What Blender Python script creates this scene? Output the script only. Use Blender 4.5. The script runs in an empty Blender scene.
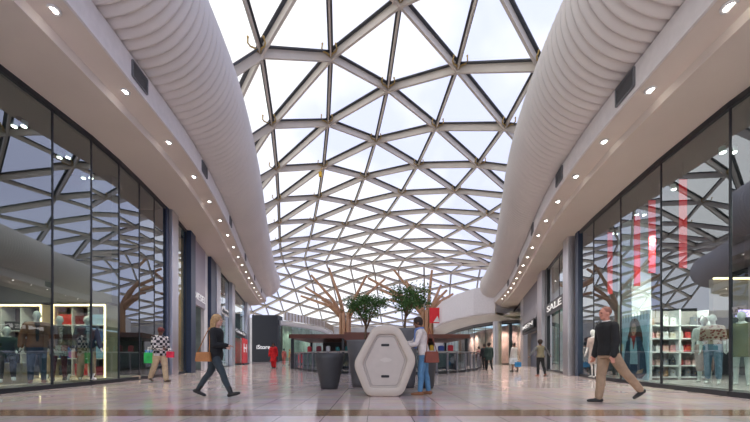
import bpy, bmesh, math, random
import numpy as np
from mathutils import Vector, Matrix
random.seed(7)
SC = bpy.context.scene
COL = SC.collection
FPX, HZ, CX, EYE = 340.0, 357.0, 375.0, 0.82
PI = math.pi

# ------------------------------------------------------------------ helpers
def spot(x, y, z):
    """point at height z that the camera sees at (x, y)"""
    s = (HZ - y) / (z - EYE)
    return Vector(((x - CX) / s, FPX / s, z))

def on_floor(x, y):
    s = (y - HZ) / EYE
    return Vector(((x - CX) / s, FPX / s, 0.0))

_MATS = {}
def mat(name, col=(.5, .5, .5), rough=.5, metal=0.0, noise=0.0, scale=6.0, emit=None, estr=1.0, spec=.5, bump=0.0, stretch=None):
    if name in _MATS: return _MATS[name]
    m = bpy.data.materials.new(name); m.use_nodes = True
    nt = m.node_tree; b = nt.nodes['Principled BSDF']
    b.inputs['Base Color'].default_value = (*col, 1)
    b.inputs['Roughness'].default_value = rough
    b.inputs['Metallic'].default_value = metal
    b.inputs['Specular IOR Level'].default_value = spec
    if emit:
        b.inputs['Emission Color'].default_value = (*emit, 1)
        b.inputs['Emission Strength'].default_value = estr
    tc = nt.nodes.new('ShaderNodeTexCoord'); mp = nt.nodes.new('ShaderNodeMapping')
    if stretch: mp.inputs['Scale'].default_value = stretch
    n = nt.nodes.new('ShaderNodeTexNoise'); n.inputs['Scale'].default_value = scale; n.inputs['Detail'].default_value = 3
    nt.links.new(tc.outputs['Object'], mp.inputs['Vector']); nt.links.new(mp.outputs['Vector'], n.inputs['Vector'])
    r = nt.nodes.new('ShaderNodeValToRGB')
    k = noise if noise else .04
    r.color_ramp.elements[0].position = .3; r.color_ramp.elements[1].position = .7
    r.color_ramp.elements[0].color = (*[c * (1 - k) for c in col], 1)
    r.color_ramp.elements[1].color = (*[min(1, c * (1 + k)) for c in col], 1)
    nt.links.new(n.outputs['Fac'], r.inputs['Fac']); nt.links.new(r.outputs['Color'], b.inputs['Base Color'])
    if bump:
        bp = nt.nodes.new('ShaderNodeBump'); bp.inputs['Strength'].default_value = bump
        nt.links.new(n.outputs['Fac'], bp.inputs['Height']); nt.links.new(bp.outputs['Normal'], b.inputs['Normal'])
    _MATS[name] = m
    return m

def glass_mat(name, refl, tint=(.9, .97, .95), rough=0.0, fres=1.45):
    m = bpy.data.materials.new(name); m.use_nodes = True
    nt = m.node_tree; nt.nodes.clear()
    o = nt.nodes.new('ShaderNodeOutputMaterial'); mix = nt.nodes.new('ShaderNodeMixShader')
    t = nt.nodes.new('ShaderNodeBsdfTransparent'); t.inputs['Color'].default_value = (*tint, 1)
    g = nt.nodes.new('ShaderNodeBsdfGlossy'); g.inputs['Roughness'].default_value = rough
    g.inputs['Color'].default_value = (.93, .97, 1, 1)
    f = nt.nodes.new('ShaderNodeFresnel'); f.inputs['IOR'].default_value = fres
    a = nt.nodes.new('ShaderNodeMath'); a.operation = 'ADD'; a.use_clamp = True; a.inputs[1].default_value = refl
    ge = nt.nodes.new('ShaderNodeNewGeometry'); iv = nt.nodes.new('ShaderNodeMath'); iv.operation = 'SUBTRACT'; iv.inputs[0].default_value = 1; nt.links.new(ge.outputs['Backfacing'], iv.inputs[1])
    mu = nt.nodes.new('ShaderNodeMath'); mu.operation = 'MULTIPLY'; nt.links.new(iv.outputs[0], mu.inputs[0]); nt.links.new(a.outputs[0], mu.inputs[1])
    nt.links.new(f.outputs['Fac'], a.inputs[0]); nt.links.new(mu.outputs[0], mix.inputs['Fac'])
    nt.links.new(t.outputs[0], mix.inputs[1]); nt.links.new(g.outputs[0], mix.inputs[2])
    nt.links.new(mix.outputs[0], o.inputs['Surface'])
    _MATS[name] = m
    return m

class MB:
    def __init__(s): s.v = []; s.f = []; s.m = []; s.cur = 0; s.sm = False; s.s = []
    def add(s, vs, fs):
        o = len(s.v); s.v += [tuple(v) for v in vs]
        for f in fs: s.f.append([o + i for i in f]); s.m.append(s.cur); s.s.append(s.sm)
        return s
    def box(s, c, d, rz=0.0, rot=None):
        hx, hy, hz = d[0] / 2, d[1] / 2, d[2] / 2
        R = rot if rot is not None else Matrix.Rotation(rz, 3, 'Z')
        vs = [Vector(c) + R @ Vector((x * hx, y * hy, z * hz)) for z in (-1, 1) for y in (-1, 1) for x in (-1, 1)]
        return s.add(vs, [(0, 2, 3, 1), (4, 5, 7, 6), (0, 1, 5, 4), (2, 6, 7, 3), (0, 4, 6, 2), (1, 3, 7, 5)])
    def beam(s, p, q, w, h, up=Vector((0, 0, 1))):
        p, q = Vector(p), Vector(q); d = (q - p).normalized()
        sd = d.cross(up)
        if sd.length < 1e-4: sd = d.cross(Vector((0, 1, 0)))
        sd.normalize(); u = sd.cross(d).normalized()
        vs = []
        for e in (p, q):
            for a, b in ((-1, -1), (1, -1), (1, 1), (-1, 1)): vs.append(e + sd * (a * w / 2) + u * (b * h / 2))
        return s.add(vs, [(3, 2, 1, 0), (4, 5, 6, 7), (0, 1, 5, 4), (1, 2, 6, 5), (2, 3, 7, 6), (3, 0, 4, 7)])
    def tube(s, pts, r, n=8, caps=True):
        pts = [Vector(p) for p in pts]; rs = r if isinstance(r, (list, tuple)) else [r] * len(pts)
        vs = []; prev = None
        for i, p in enumerate(pts):
            d = (pts[min(i + 1, len(pts) - 1)] - pts[max(i - 1, 0)]).normalized()
            a = prev if prev is not None else (Vector((0, 0, 1)) if abs(d.z) < .9 else Vector((1, 0, 0)))
            a = (a - d * a.dot(d)).normalized(); prev = a; b = d.cross(a)
            for k in range(n):
                t = 2 * PI * k / n; vs.append(p + (a * math.cos(t) + b * math.sin(t)) * rs[i])
        fs = [(i * n + k, i * n + (k + 1) % n, (i + 1) * n + (k + 1) % n, (i + 1) * n + k) for i in range(len(pts) - 1) for k in range(n)]
        if caps:
            fs.append(tuple(reversed(range(n)))); fs.append(tuple((len(pts) - 1) * n + k for k in range(n)))
        return s.add(vs, fs)
    def lathe(s, c, prof, n=24, sx=1.0, sy=1.0):
        vs = []
        for r, z in prof:
            for k in range(n):
                t = 2 * PI * k / n; vs.append((c[0] + r * sx * math.cos(t), c[1] + r * sy * math.sin(t), c[2] + z))
        m = len(prof)
        fs = [(i * n + k, i * n + (k + 1) % n, (i + 1) * n + (k + 1) % n, (i + 1) * n + k) for i in range(m - 1) for k in range(n)]
        if prof[0][0] > 1e-5: fs.append(tuple(reversed(range(n))))
        if prof[-1][0] > 1e-5: fs.append(tuple((m - 1) * n + k for k in range(n)))
        return s.add(vs, fs)
    def prism(s, poly, o, u, v, w):
        """poly (a,b) in plane o+u*a+v*b, extruded along w"""
        o, u, v, w = map(Vector, (o, u, v, w)); n = len(poly)
        vs = [o + u * a + v * b for a, b in poly] + [o + u * a + v * b + w for a, b in poly]
        return s.add(vs, [tuple(reversed(range(n))), tuple(range(n, 2 * n))] + [(i, (i + 1) % n, n + (i + 1) % n, n + i) for i in range(n)])
    def ball(s, c, r, n=12, m=8, R=None):
        r = r if isinstance(r, (list, tuple)) else (r, r, r); vs = []; c = Vector(c)
        R = R if R is not None else Matrix.Identity(3)
        for i in range(1, m):
            p = PI * i / m
            for k in range(n):
                t = 2 * PI * k / n
                vs.append(c + R @ Vector((r[0] * math.sin(p) * math.cos(t), r[1] * math.sin(p) * math.sin(t), -r[2] * math.cos(p))))
        fs = [(i * n + k, i * n + (k + 1) % n, (i + 1) * n + (k + 1) % n, (i + 1) * n + k) for i in range(m - 2) for k in range(n)]
        b = len(vs); vs += [c + R @ Vector((0, 0, -r[2])), c + R @ Vector((0, 0, r[2]))]
        fs += [((k + 1) % n, k, b) for k in range(n)] + [((m - 2) * n + k, (m - 2) * n + (k + 1) % n, b + 1) for k in range(n)]
        return s.add(vs, fs)
    def cap(s, p, q, r0, r1, n=10):
        """round ended tapered limb"""
        p, q = Vector(p), Vector(q); d = (q - p); L = d.length; d.normalize()
        pts = [p - d * r0 * .98, p - d * r0 * .7, p, p.lerp(q, .33), p.lerp(q, .66), q, q + d * r1 * .7, q + d * r1 * .98]
        rs = [r0 * .15, r0 * .71, r0, r0 + (r1 - r0) * .33, r0 + (r1 - r0) * .66, r1, r1 * .71, r1 * .15]
        return s.tube(pts, rs, n)
    def build(s, name, mats, parent=None, smooth=None, bevel=0):
        me = bpy.data.meshes.new(name); me.from_pydata(s.v, [], s.f)
        for m in (mats if isinstance(mats, (list, tuple)) else [mats]): me.materials.append(m)
        for i, p in enumerate(me.polygons):
            p.material_index = s.m[i]; p.use_smooth = s.s[i] if smooth is None else smooth
        me.update()
        o = bpy.data.objects.new(name, me); COL.objects.link(o)
        if parent: o.parent = parent
        if bevel:
            bv = o.modifiers.new('soft_edges', 'BEVEL'); bv.width = bevel; bv.segments = 2; bv.limit_method = 'ANGLE'
        return o

def tag(o, label, cat, group=None):
    o['label'] = label; o['category'] = cat
    if group: o['group'] = group
    return o
def struct(o): o['kind'] = 'structure'; return o
def thing(name, label, cat, loc=(0, 0, 0), rz=0.0, group=None):
    o = bpy.data.objects.new(name, None); COL.objects.link(o); o.empty_display_size = .1
    o.location = loc; o.rotation_euler = (0, 0, rz)
    return tag(o, label, cat, group)
def text(body, name, m, loc, rot, size, depth=.02, parent=None, align='CENTER', bold=0.0):
    cu = bpy.data.curves.new(name, 'FONT'); cu.body = body; cu.size = size; cu.extrude = depth; cu.align_x = align; cu.align_y = 'CENTER'; cu.offset = bold
    ot = bpy.data.objects.new(name + '_shape', cu); COL.objects.link(ot)
    bpy.context.view_layer.update()
    me = bpy.data.meshes.new_from_object(ot.evaluated_get(bpy.context.evaluated_depsgraph_get()))
    bpy.data.objects.remove(ot)
    me.materials.clear(); me.materials.append(m)
    o = bpy.data.objects.new(name, me); COL.objects.link(o); o.location = loc; o.rotation_euler = rot
    if parent: o.parent = parent
    return o

def pch(pts):
    """smooth X(Y) through points, straight beyond the ends"""
    ys = np.array([p[0] for p in pts], float); xs = np.array([p[1] for p in pts], float)
    d = np.diff(xs) / np.diff(ys); m = np.zeros(len(xs)); m[0] = d[0]; m[-1] = d[-1]
    for i in range(1, len(xs) - 1): m[i] = (d[i - 1] + d[i]) / 2
    def f(y):
        if y <= ys[0]: return float(xs[0] + m[0] * (y - ys[0]))
        if y >= ys[-1]: return float(xs[-1] + m[-1] * (y - ys[-1]))
        i = int(np.searchsorted(ys, y) - 1); h = ys[i + 1] - ys[i]; t = (y - ys[i]) / h
        return float((2 * t ** 3 - 3 * t * t + 1) * xs[i] + (t ** 3 - 2 * t * t + t) * h * m[i] + (-2 * t ** 3 + 3 * t * t) * xs[i + 1] + (t ** 3 - t * t) * h * m[i + 1])
    return f

# ------------------------------------------------------------------ materials
M_soff = mat('painted_soffit', (.70, .62, .55), .75, noise=.03, scale=.7)
M_fasc = mat('fascia_paint', (.74, .70, .69), .6)
M_duct = mat('duct_fabric', (.70, .66, .63), .7, noise=.03, scale=.6)
M_beam = mat('painted_steel_beam', (.66, .59, .50), .35, noise=.05, scale=1.2)
M_clamp = mat('dark_clamp', (.055, .06, .07), .5)
M_brass = mat('brass_fitting', (.55, .38, .14), .35, .7)
M_dark = mat('dark_frame', (.018, .02, .026), .35)
M_navy = mat('navy_frame', (.02, .035, .075), .35)
M_steel = mat('brushed_steel', (.62, .6, .63), .3, .85, noise=.08, scale=3, stretch=(1, 1, .1))
M_vent = mat('vent_grey', (.16, .16, .17), .5)
M_white = mat('white_paint', (.8, .79, .78), .5)
M_grey = mat('grey_cladding', (.23, .22, .25), .45, noise=.05, scale=.8)
M_black = mat('black_matt', (.012, .012, .014), .5)
M_in_dark = mat('shop_dark_ceiling', (.03, .036, .034), .7)
M_in_wall = mat('shop_wall', (.06, .06, .065), .7, noise=.1, scale=.7)
M_in_floor = mat('shop_floor', (.30, .25, .20), .4, noise=.08)
M_slab = mat('slab_concrete', (.3, .3, .3), .8)
M_lamp = mat('lamp_glow', (.9, .9, .9), .4, emit=(1, .93, .85), estr=14)
M_warm = mat('warm_strip_glow', (.9, .8, .6), .4, emit=(1, .70, .38), estr=3.0)
M_spotl = mat('spot_glow', (.9, .9, .9), .4, emit=(1, .95, .88), estr=10)
G_front = glass_mat('shopfront_glass', .22, (.82, .93, .90), fres=1.5)
G_roof = glass_mat('roof_membrane', .02, (.97, .975, .99), .1, 1.2)
G_rail = glass_mat('rail_glass', .10, (.70, .76, .80))

# ------------------------------------------------------------------ plan of the hall
WL = pch([(1, -8.3), (7.57, -8.35), (10.3, -8.34), (11.2, -8.44), (14.94, -9.1), (24.2, -11.4), (34, -13.8), (41, -15.6)])
WR = pch([(1, 7.3), (7.0, 7.37), (8.71, 7.56), (15.05, 8.79), (21.9, 10.82), (32.6, 14.0), (38, 15.6)])
FL = pch([(1, -5.9), (6.6, -6.02), (8.48, -6.14), (11.84, -6.43), (16.03, -7.26), (23.8, -9.24), (33.7, -11.7), (41, -13.3)])
FR = pch([(1, 5.2), (5.38, 5.38), (6.89, 5.5), (9.28, 5.76), (12.7, 6.45), (18.1, 8.05), (28.25, 10.97), (35, 12.4)])
ZWL, ZWR = 7.3, 6.1

def at_x(fn, px):
    lo, hi = 2.0, 60.0
    g = lambda y: fn(y) * FPX / y + CX - px
    sgn = 1 if g(lo) > 0 else -1
    for _ in range(60):
        mid = (lo + hi) / 2
        if g(mid) * sgn > 0: lo = mid
        else: hi = mid
    return Vector((fn(lo), lo, 0))

def sections(side, step=.45):
    W, F, yend = (WL, FL, 41.0) if side == 'left' else (WR, FR, 35.0)
    out = []; y = -1.0
    while y < yend: out.append((Vector((W(y), y, 0)), Vector((F(y), y, 0)))); y += step
    sg = -1 if side == 'left' else 1
    w0, f0 = Vector((W(yend), yend, 0)), Vector((F(yend), yend, 0))
    c = w0 + Vector((sg * .8, 0, 0)); rw = .8; rf = abs(f0.x - c.x)
    for k in range(1, 17):
        t = (PI / 2) * k / 16
        dv = Vector((-sg * math.cos(t), math.sin(t), 0)); out.append((c + dv * rw, c + dv * rf))
    for k in range(1, 12): out.append((c + Vector((sg * k * .9, rw, 0)), c + Vector((sg * k * .9, rf, 0))))
    return out

def loft(secs, prof, closed=True):
    mb = MB(); n = len(prof); vs = []
    for w, f in secs:
        for q, z in prof:
            p = w.lerp(f, q); vs.append((p.x, p.y, z))
    fs = []
    for i in range(len(secs) - 1):
        for k in range(n if closed else n - 1):
            a, b = i * n + k, i * n + (k + 1) % n; fs.append((a, b, b + n, a + n))
    if closed: fs.append(tuple(range(n))); fs.append(tuple(reversed(range((len(secs) - 1) * n, len(secs) * n))))
    return mb.add(vs, fs)

SIDES = {'left': dict(zw=7.3, zs=7.36, zs2=7.60, zf=7.75, zt=8.40, R=1.60, step=.27),
         'right': dict(zw=6.1, zs=6.15, zs2=6.34, zf=6.47, zt=7.02, R=1.30, step=.235)}
DUCT = {}
for side, S in SIDES.items():
    secs = sections(side)
    q1 = .73
    o = loft(secs, [(0, S['zw']), (q1, S['zs']), (q1, S['zs2']), (.985, S['zf']), (.985, S['zt'] - .05), (0, S['zt'] - .05)]).build('ceiling', M_soff); struct(o)
    o = loft(secs, [(.985, S['zf'] - .02), (1.012, S['zf'] - .02), (1.012, S['zt']), (.985, S['zt'])]).build('trim_1' if side == 'left' else 'trim_2', M_fasc); struct(o)
    # unseen slab above the shops, added to keep sky light out
    wide = [(w + (w - f).normalized() * 9, w) for w, f in secs]
    o = loft(wide, [(0, S['zt'] - .1), (1, S['zt'] - .1), (1, S['zt'] + .1), (0, S['zt'] + .1)]).build('sky_block_slab_' + side, M_slab); struct(o)
    # ribbed fabric duct
    R = S['R']; mb = MB(); mb.sm = True; nseg = 44; vs = []
    path = []
    for w, f in secs:
        n = (f - w).normalized(); path.append((f + n * .0, n))
    # resample by length
    pts = [path[0]]; acc = 0; pitch = S['step']
    dens = []
    for i in range(len(path) - 1):
        a, b = path[i], path[i + 1]
        for k in range(8): dens.append((a[0].lerp(b[0], k / 8), a[1].lerp(b[1], k / 8).normalized()))
    cum = [0]
    for i in range(1, len(dens)): cum.append(cum[-1] + (dens[i][0] - dens[i - 1][0]).length)
    ribs = int(cum[-1] / pitch); ring = []
    def atlen(L):
        i = max(1, min(int(np.searchsorted(cum, L)), len(dens) - 1)); f = (L - cum[i - 1]) / max(1e-6, cum[i] - cum[i - 1])
        return dens[i - 1][0].lerp(dens[i][0], f), dens[i - 1][1].lerp(dens[i][1], f).normalized()
    for j in range(ribs):
        for fr, dr in ((0.0, -.03), (.2, .03), (.5, .07), (.8, .098), (.95, .102), (.999, .07)):
            c, n = atlen((j + fr) * pitch); ring.append((c, n, R + dr))
    for c, n, r in ring:
        for k in range(nseg):
            t = 2 * PI * k / nseg
            vs.append((c.x + n.x * r * math.cos(t), c.y + n.y * r * math.cos(t), S['zt'] + R + .12 + r * math.sin(t)))
    fs = [(i * nseg + k, i * nseg + (k + 1) % nseg, (i + 1) * nseg + (k + 1) % nseg, (i + 1) * nseg + k) for i in range(len(ring) - 1) for k in range(nseg)]
    fs += [tuple(range(nseg)), tuple(reversed(range((len(ring) - 1) * nseg, len(ring) * nseg)))]
    mb.add(vs, fs)
    o = mb.build('ribbed_duct', M_duct)
    tag(o, 'thick ribbed white fabric duct curving above the %s' % ('shopfront with the seated mannequin' if side == 'left' else 'shopfront with the bag shelves'), 'duct')
    S['secs'] = secs

# downlights and vents
def soff_pt(side, y, q):
    W, F = (WL, FL) if side == 'left' else (WR, FR)
    return Vector((W(y), y, 0)).lerp(Vector((F(y), y, 0)), q)
def downlight_mesh():
    ring = MB(); ring.sm = True
    ring.lathe((0, 0, 0), [(.075, 0.02), (.075, -.012), (.115, -.016), (.12, 0), (.12, .02)], 20)
    lens = MB(); lens.lathe((0, 0, 0), [(.073, -.006), (.073, .012)], 20)
    return ring, lens
lr, ll = downlight_mesh()
r0 = lr.build('trim_ring', M_white); l0 = ll.build('lens', M_lamp)
rm, lm = r0.data, l0.data; bpy.data.objects.remove(r0); bpy.data.objects.remove(l0)
ordn = ['nearest', 'second', 'third', 'fourth', 'fifth', 'sixth', 'seventh', 'eighth', 'ninth', 'tenth', 'eleventh', 'twelfth', 'thirteenth', 'fourteenth', 'fifteenth', 'sixteenth', 'seventeenth']
for side, y0, dy, n, q in (('left', 6.72, 2.07, 17, .86), ('right', 5.42, 1.7, 17, .86)):
    S = SIDES[side]
    for k in range(n):
        y = y0 + k * dy; p = soff_pt(side, y, q)
        z = S['zs2'] + (S['zf'] - S['zs2']) * (q - .73) / .255
        t = thing('downlight', '%s round white downlight from the camera in the %s soffit' % (ordn[k], side + '-hand'), 'light', (p.x, p.y, z - .002), 0, 'downlights in the %s-hand soffit' % side)
        for nm, me in (('trim_ring', rm), ('lens', lm)):
            c = bpy.data.objects.new(nm, me); COL.objects.link(c); c.parent = t
        la = bpy.data.lights.new('downlight_lamp', 'SPOT'); la.energy = 270; la.spot_size = 1.45; la.spot_blend = .8; la.color = (1, .9, .8); la.shadow_soft_size = .08
        lo = bpy.data.objects.new('downlight_lamp', la); COL.objects.link(lo); lo.location = (0, 0, -.05); lo.parent = t
for side, ys in (('left', (8.55, 12.9, 18.0, 24.5, 31.0, 37.0)), ('right', (7.2, 10.9, 15.5, 21.0, 27.0))):
    F = FL if side == 'left' else FR; W = WL if side == 'left' else WR; S = SIDES[side]
    for k, y in enumerate(ys):
        a = Vector((F(y), y, 0)); w = Vector((W(y), y, 0)); a = w.lerp(a, 1.012)
        b = w.lerp(Vector((F(y + .62), y + .62, 0)), 1.0); b = Vector((W(y + .62), y + .62, 0)).lerp(Vector((F(y + .62), y + .62, 0)), 1.012)
        n = Vector((-(b - a).y, (b - a).x, 0)).normalized() * (1 if side == 'right' else -1)
        zc = (S['zf'] + S['zt']) / 2 + .02; u = (b - a).normalized()
        t = thing('air_vent', '%s grey air grille from the camera on the %s fascia' % (ordn[k], side + '-hand'), 'vent', (a.x, a.y, zc), 0, 'grilles along the %s-hand fascia' % side)
        bk = MB(); bk.prism([(0, -.2), (.62, -.2), (.62, .2), (0, .2)], (0, 0, 0), u, (0, 0, 1), n * .012); bk.build('backing', M_dark, t)
        fr = MB()
        for z in (-.2, .2): fr.beam(n * .02 + Vector((0, 0, z)), u * .62 + n * .02 + Vector((0, 0, z)), .04, .03)
        for q in (0, .62): fr.beam(u * q + n * .02 + Vector((0, 0, -.2)), u * q + n * .02 + Vector((0, 0, .2)), .04, .03)
        fr.build('frame', M_vent, t)
        sl = MB()
        for j in range(9): sl.beam(n * .02 + Vector((0, 0, -.17 + j * .042)), u * .62 + n * .02 + Vector((0, 0, -.17 + j * .042)), .02, .014)
        sl.build('slats', M_vent, t)

# ------------------------------------------------------------------ gridshell roof
ZREF = 17.0; AST = 0.985e-3 * ZREF * FPX
Y00 = ZREF * FPX / (HZ - 62.0) - .5 * AST
def latY(i, j): return Y00 + AST * (j - abs(i - 2) / 2)
NODES = {(0, 1): (258.3, 54.7), (1, 1): (332, 62), (2, 0): (405, 3.6), (2, 1): (389, 80.4), (3, 1): (459, 62.9), (4, 1): (538.4, 80.4),
         (0, 2): (270.9, 121), (1, 2): (329, 124), (2, 2): (376, 139.6), (0, 3): (276.4, 168.4), (1, 3): (324.4, 170), (2, 3): (365, 178),
         (0, 4): (276.8, 198.6), (1, 4): (319, 200.5), (2, 4): (356, 205.3), (3, 2): (435.7, 123.2), (4, 2): (504.8, 126.8), (3, 3): (416, 164), (4, 3): (476, 161.6),
         (0, 5): (278, 223.4), (1, 5): (315.9, 223.4), (2, 5): (348.3, 226.8), (0, 6): (279, 240), (1, 6): (312.7, 239), (2, 6): (342.6, 237),
         (3, 4): (399.7, 194.6), (4, 4): (452, 189.6), (3, 5): (387.5, 216), (4, 5): (433.3, 212.4), (5, 5): (486.7, 214.3), (4, 6): (416.5, 226),
         (5, 6): (464.2, 228), (5, 7): (444.6, 239), (6, 7): (492, 241.5), (6, 8): (468, 255.6), (5, 8): (432, 249)}
rows = []
for (i, j), (x, y) in NODES.items():
    d = latY(i, j); rows.append((i - 2, d, (x - CX) * d / FPX, (HZ - y) * d / FPX))
for i, pts in {0: [(281.5, 257), (283.4, 271)], 1: [(306, 257), (306, 268)], 2: [(329, 254), (328, 264)], 3: [(351, 255), (349, 268)], 4: [(380, 253), (370, 261)], 5: [(398.5, 260), (391, 268)]}.items():
    for x, y in pts:
        d = ZREF * FPX / (HZ - y); rows.append((i - 2, d, (x - CX) * d / FPX, None))
def bX(i, d): e = d / 30; return [1, i, i * i, e, e * e, e ** 3, i * e, i * e * e, i * i * e]
def bZ(i, d): e = d / 30; i = min(max(i, -3), 5); return [1, i, i * i, i ** 3, e, e * e, i * e, i * i * e, i ** 3 * e]
A = np.array([bX(r[0], r[1]) for r in rows]); cX = np.linalg.lstsq(A, np.array([r[2] for r in rows]), rcond=None)[0]
rz = [r for r in rows if r[3] is not None]
A = np.array([bZ(r[0], r[1]) for r in rz]); cZ = np.linalg.lstsq(A, np.array([r[3] for r in rz]), rcond=None)[0]
rz_max = 46.0
def node(i, j):
    d = latY(i, j); dc = min(max(d, 14.5), 62.0); ii = i - 2
    x = float(np.dot(cX, bX(ii, dc))); z = float(np.dot(cZ, bZ(ii, min(max(d, 14.5), rz_max))))
    z = z if d < rz_max else z + (ZREF + .2 - z) * min(1, (d - rz_max) / 14) * .8
    if d > 62: x += (d - 62) * (.01 + .06 * ii * .6)
    if d > 62: t = min(1, (d - 62) / 34); z -= 9.0 * t * t * (3 - 2 * t)
    z = min(max(z, (8.6 if d < 62 else 4.0) + .15 * abs(ii)), 19.5)
    return Vector((x, d, z + EYE))
I0, I1 = -4, 9
P = {}
for i in range(I0, I1 + 1):
    for j in range(-6, 24):
        d = latY(i, j)
        if 1.0 < d < 98: P[(i, j)] = node(i, j)
edges = []; tris = []
for (i, j) in P:
    if (i, j + 1) in P: edges.append(((i, j), (i, j + 1), 'long'))
    s = 1 if i >= 2 else -1
    for st in ([1, -1] if i == 2 else [s]):
        k = i + st
        if (k, j) in P: edges.append(((i, j), (k, j), 'cross'))
        if (k, j + 1) in P: edges.append(((i, j), (k, j + 1), 'cross'))
        if (k, j) in P and (k, j + 1) in P: tris.append(((i, j), (k, j), (k, j + 1)))
        if (i, j + 1) in P and (k, j + 1) in P: tris.append(((i, j), (k, j + 1), (i, j + 1)))
up = Vector((0, 0, .22))
mb = MB()
idx = {k: n for n, k in enumerate(P)}
tf = []
for t in tris:
    a, b, c = [P[q] for q in t]
    tf.append([idx[q] for q in (t if (b - a).cross(c - a).z < 0 else (t[0], t[2], t[1]))])
mb.add([P[k] + up * 1.25 for k in P], tf)
roof = mb.build('ceiling', G_roof); struct(roof)
def beam_mesh(a, b, kind, mb):
    p, q = P[a], P[b]; d = (q - p).normalized()
    dist = (p.y + q.y) / 2
    if kind == 'cross':
        mb.cur = 0; mb.beam(p, q, .13, .46); mb.cur = 1; mb.beam(p + up * 1.05, q + up * 1.05, .46, .06)
    else:
        mb.cur = 0; mb.beam(p, q, .09, .26); mb.cur = 1; mb.beam(p + up * .75, q + up * .75, .30, .05)
edges.sort(key=lambda e: abs((P[e[0]].y + P[e[1]].y) / 2 - 12) + (abs(e[0][0] - 2.5) > 3.2) * 40)
rest = MB()
for n, (a, b, k) in enumerate(edges):
    if n < 100:
        m1 = MB(); beam_mesh(a, b, k, m1); m1.build('roof_beam', [M_beam, M_clamp], roof)
    else: beam_mesh(a, b, k, rest)
o = rest.build('far_roof_beam', [M_beam, M_clamp], roof); o['kind'] = 'stuff'
# brass hooks and hub at nodes
near = [k for k in P if P[k].y < 48 and -1 <= k[0] <= 6 and P[k].y > 13]
hub = MB()
for k in P: hub.lathe(P[k] - Vector((0, 0, .24)), [(.10, 0), (.13, .03), (.13, .46), (.1, .5)], 8)
o = hub.build('node_hub', M_beam, roof); o['kind'] = 'stuff'
for k in near[:60]:
    p = P[k]; h = MB(); h.sm = True
    for s in (-1, 1):
        h.tube([p + Vector((0, -.1, -.10)), p + Vector((s * .16, -.4, -.12)), p + Vector((s * .34, -.5, -.12)), p + Vector((s * .42, -.62, -.06)), p + Vector((s * .38, -.72, .06))], .042, 6)
        h.ball(p + Vector((s * .37, -.74, .10)), .06, 8, 6)
    h.build('hook_bracket', M_brass, roof)
# small yellow chain hoist hanging from a roof node
hp = P[(1, 3)]
t = thing('chain_hoist', 'small yellow hoist hanging below a joint of the roof lattice', 'hoist', hp + Vector((-.25, -.3, -1.15)))
m = MB(); m.box((0, 0, .25), (.3, .25, .42)); m.build('hoist_body', mat('hoist_yellow', (.85, .5, .02), .4), t, bevel=.04)
m = MB(); m.tube([(0, 0, .45), (0.05, .05, .75), (.25, .3, 1.15)], .03, 6); m.build('strap', mat('hoist_yellow'), t)
m = MB(); m.tube([(0, 0, .04), (.05, 0, -.08), (0, 0, -.18), (-.07, 0, -.12)], .025, 6); m.build('hook', M_dark, t)

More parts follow.
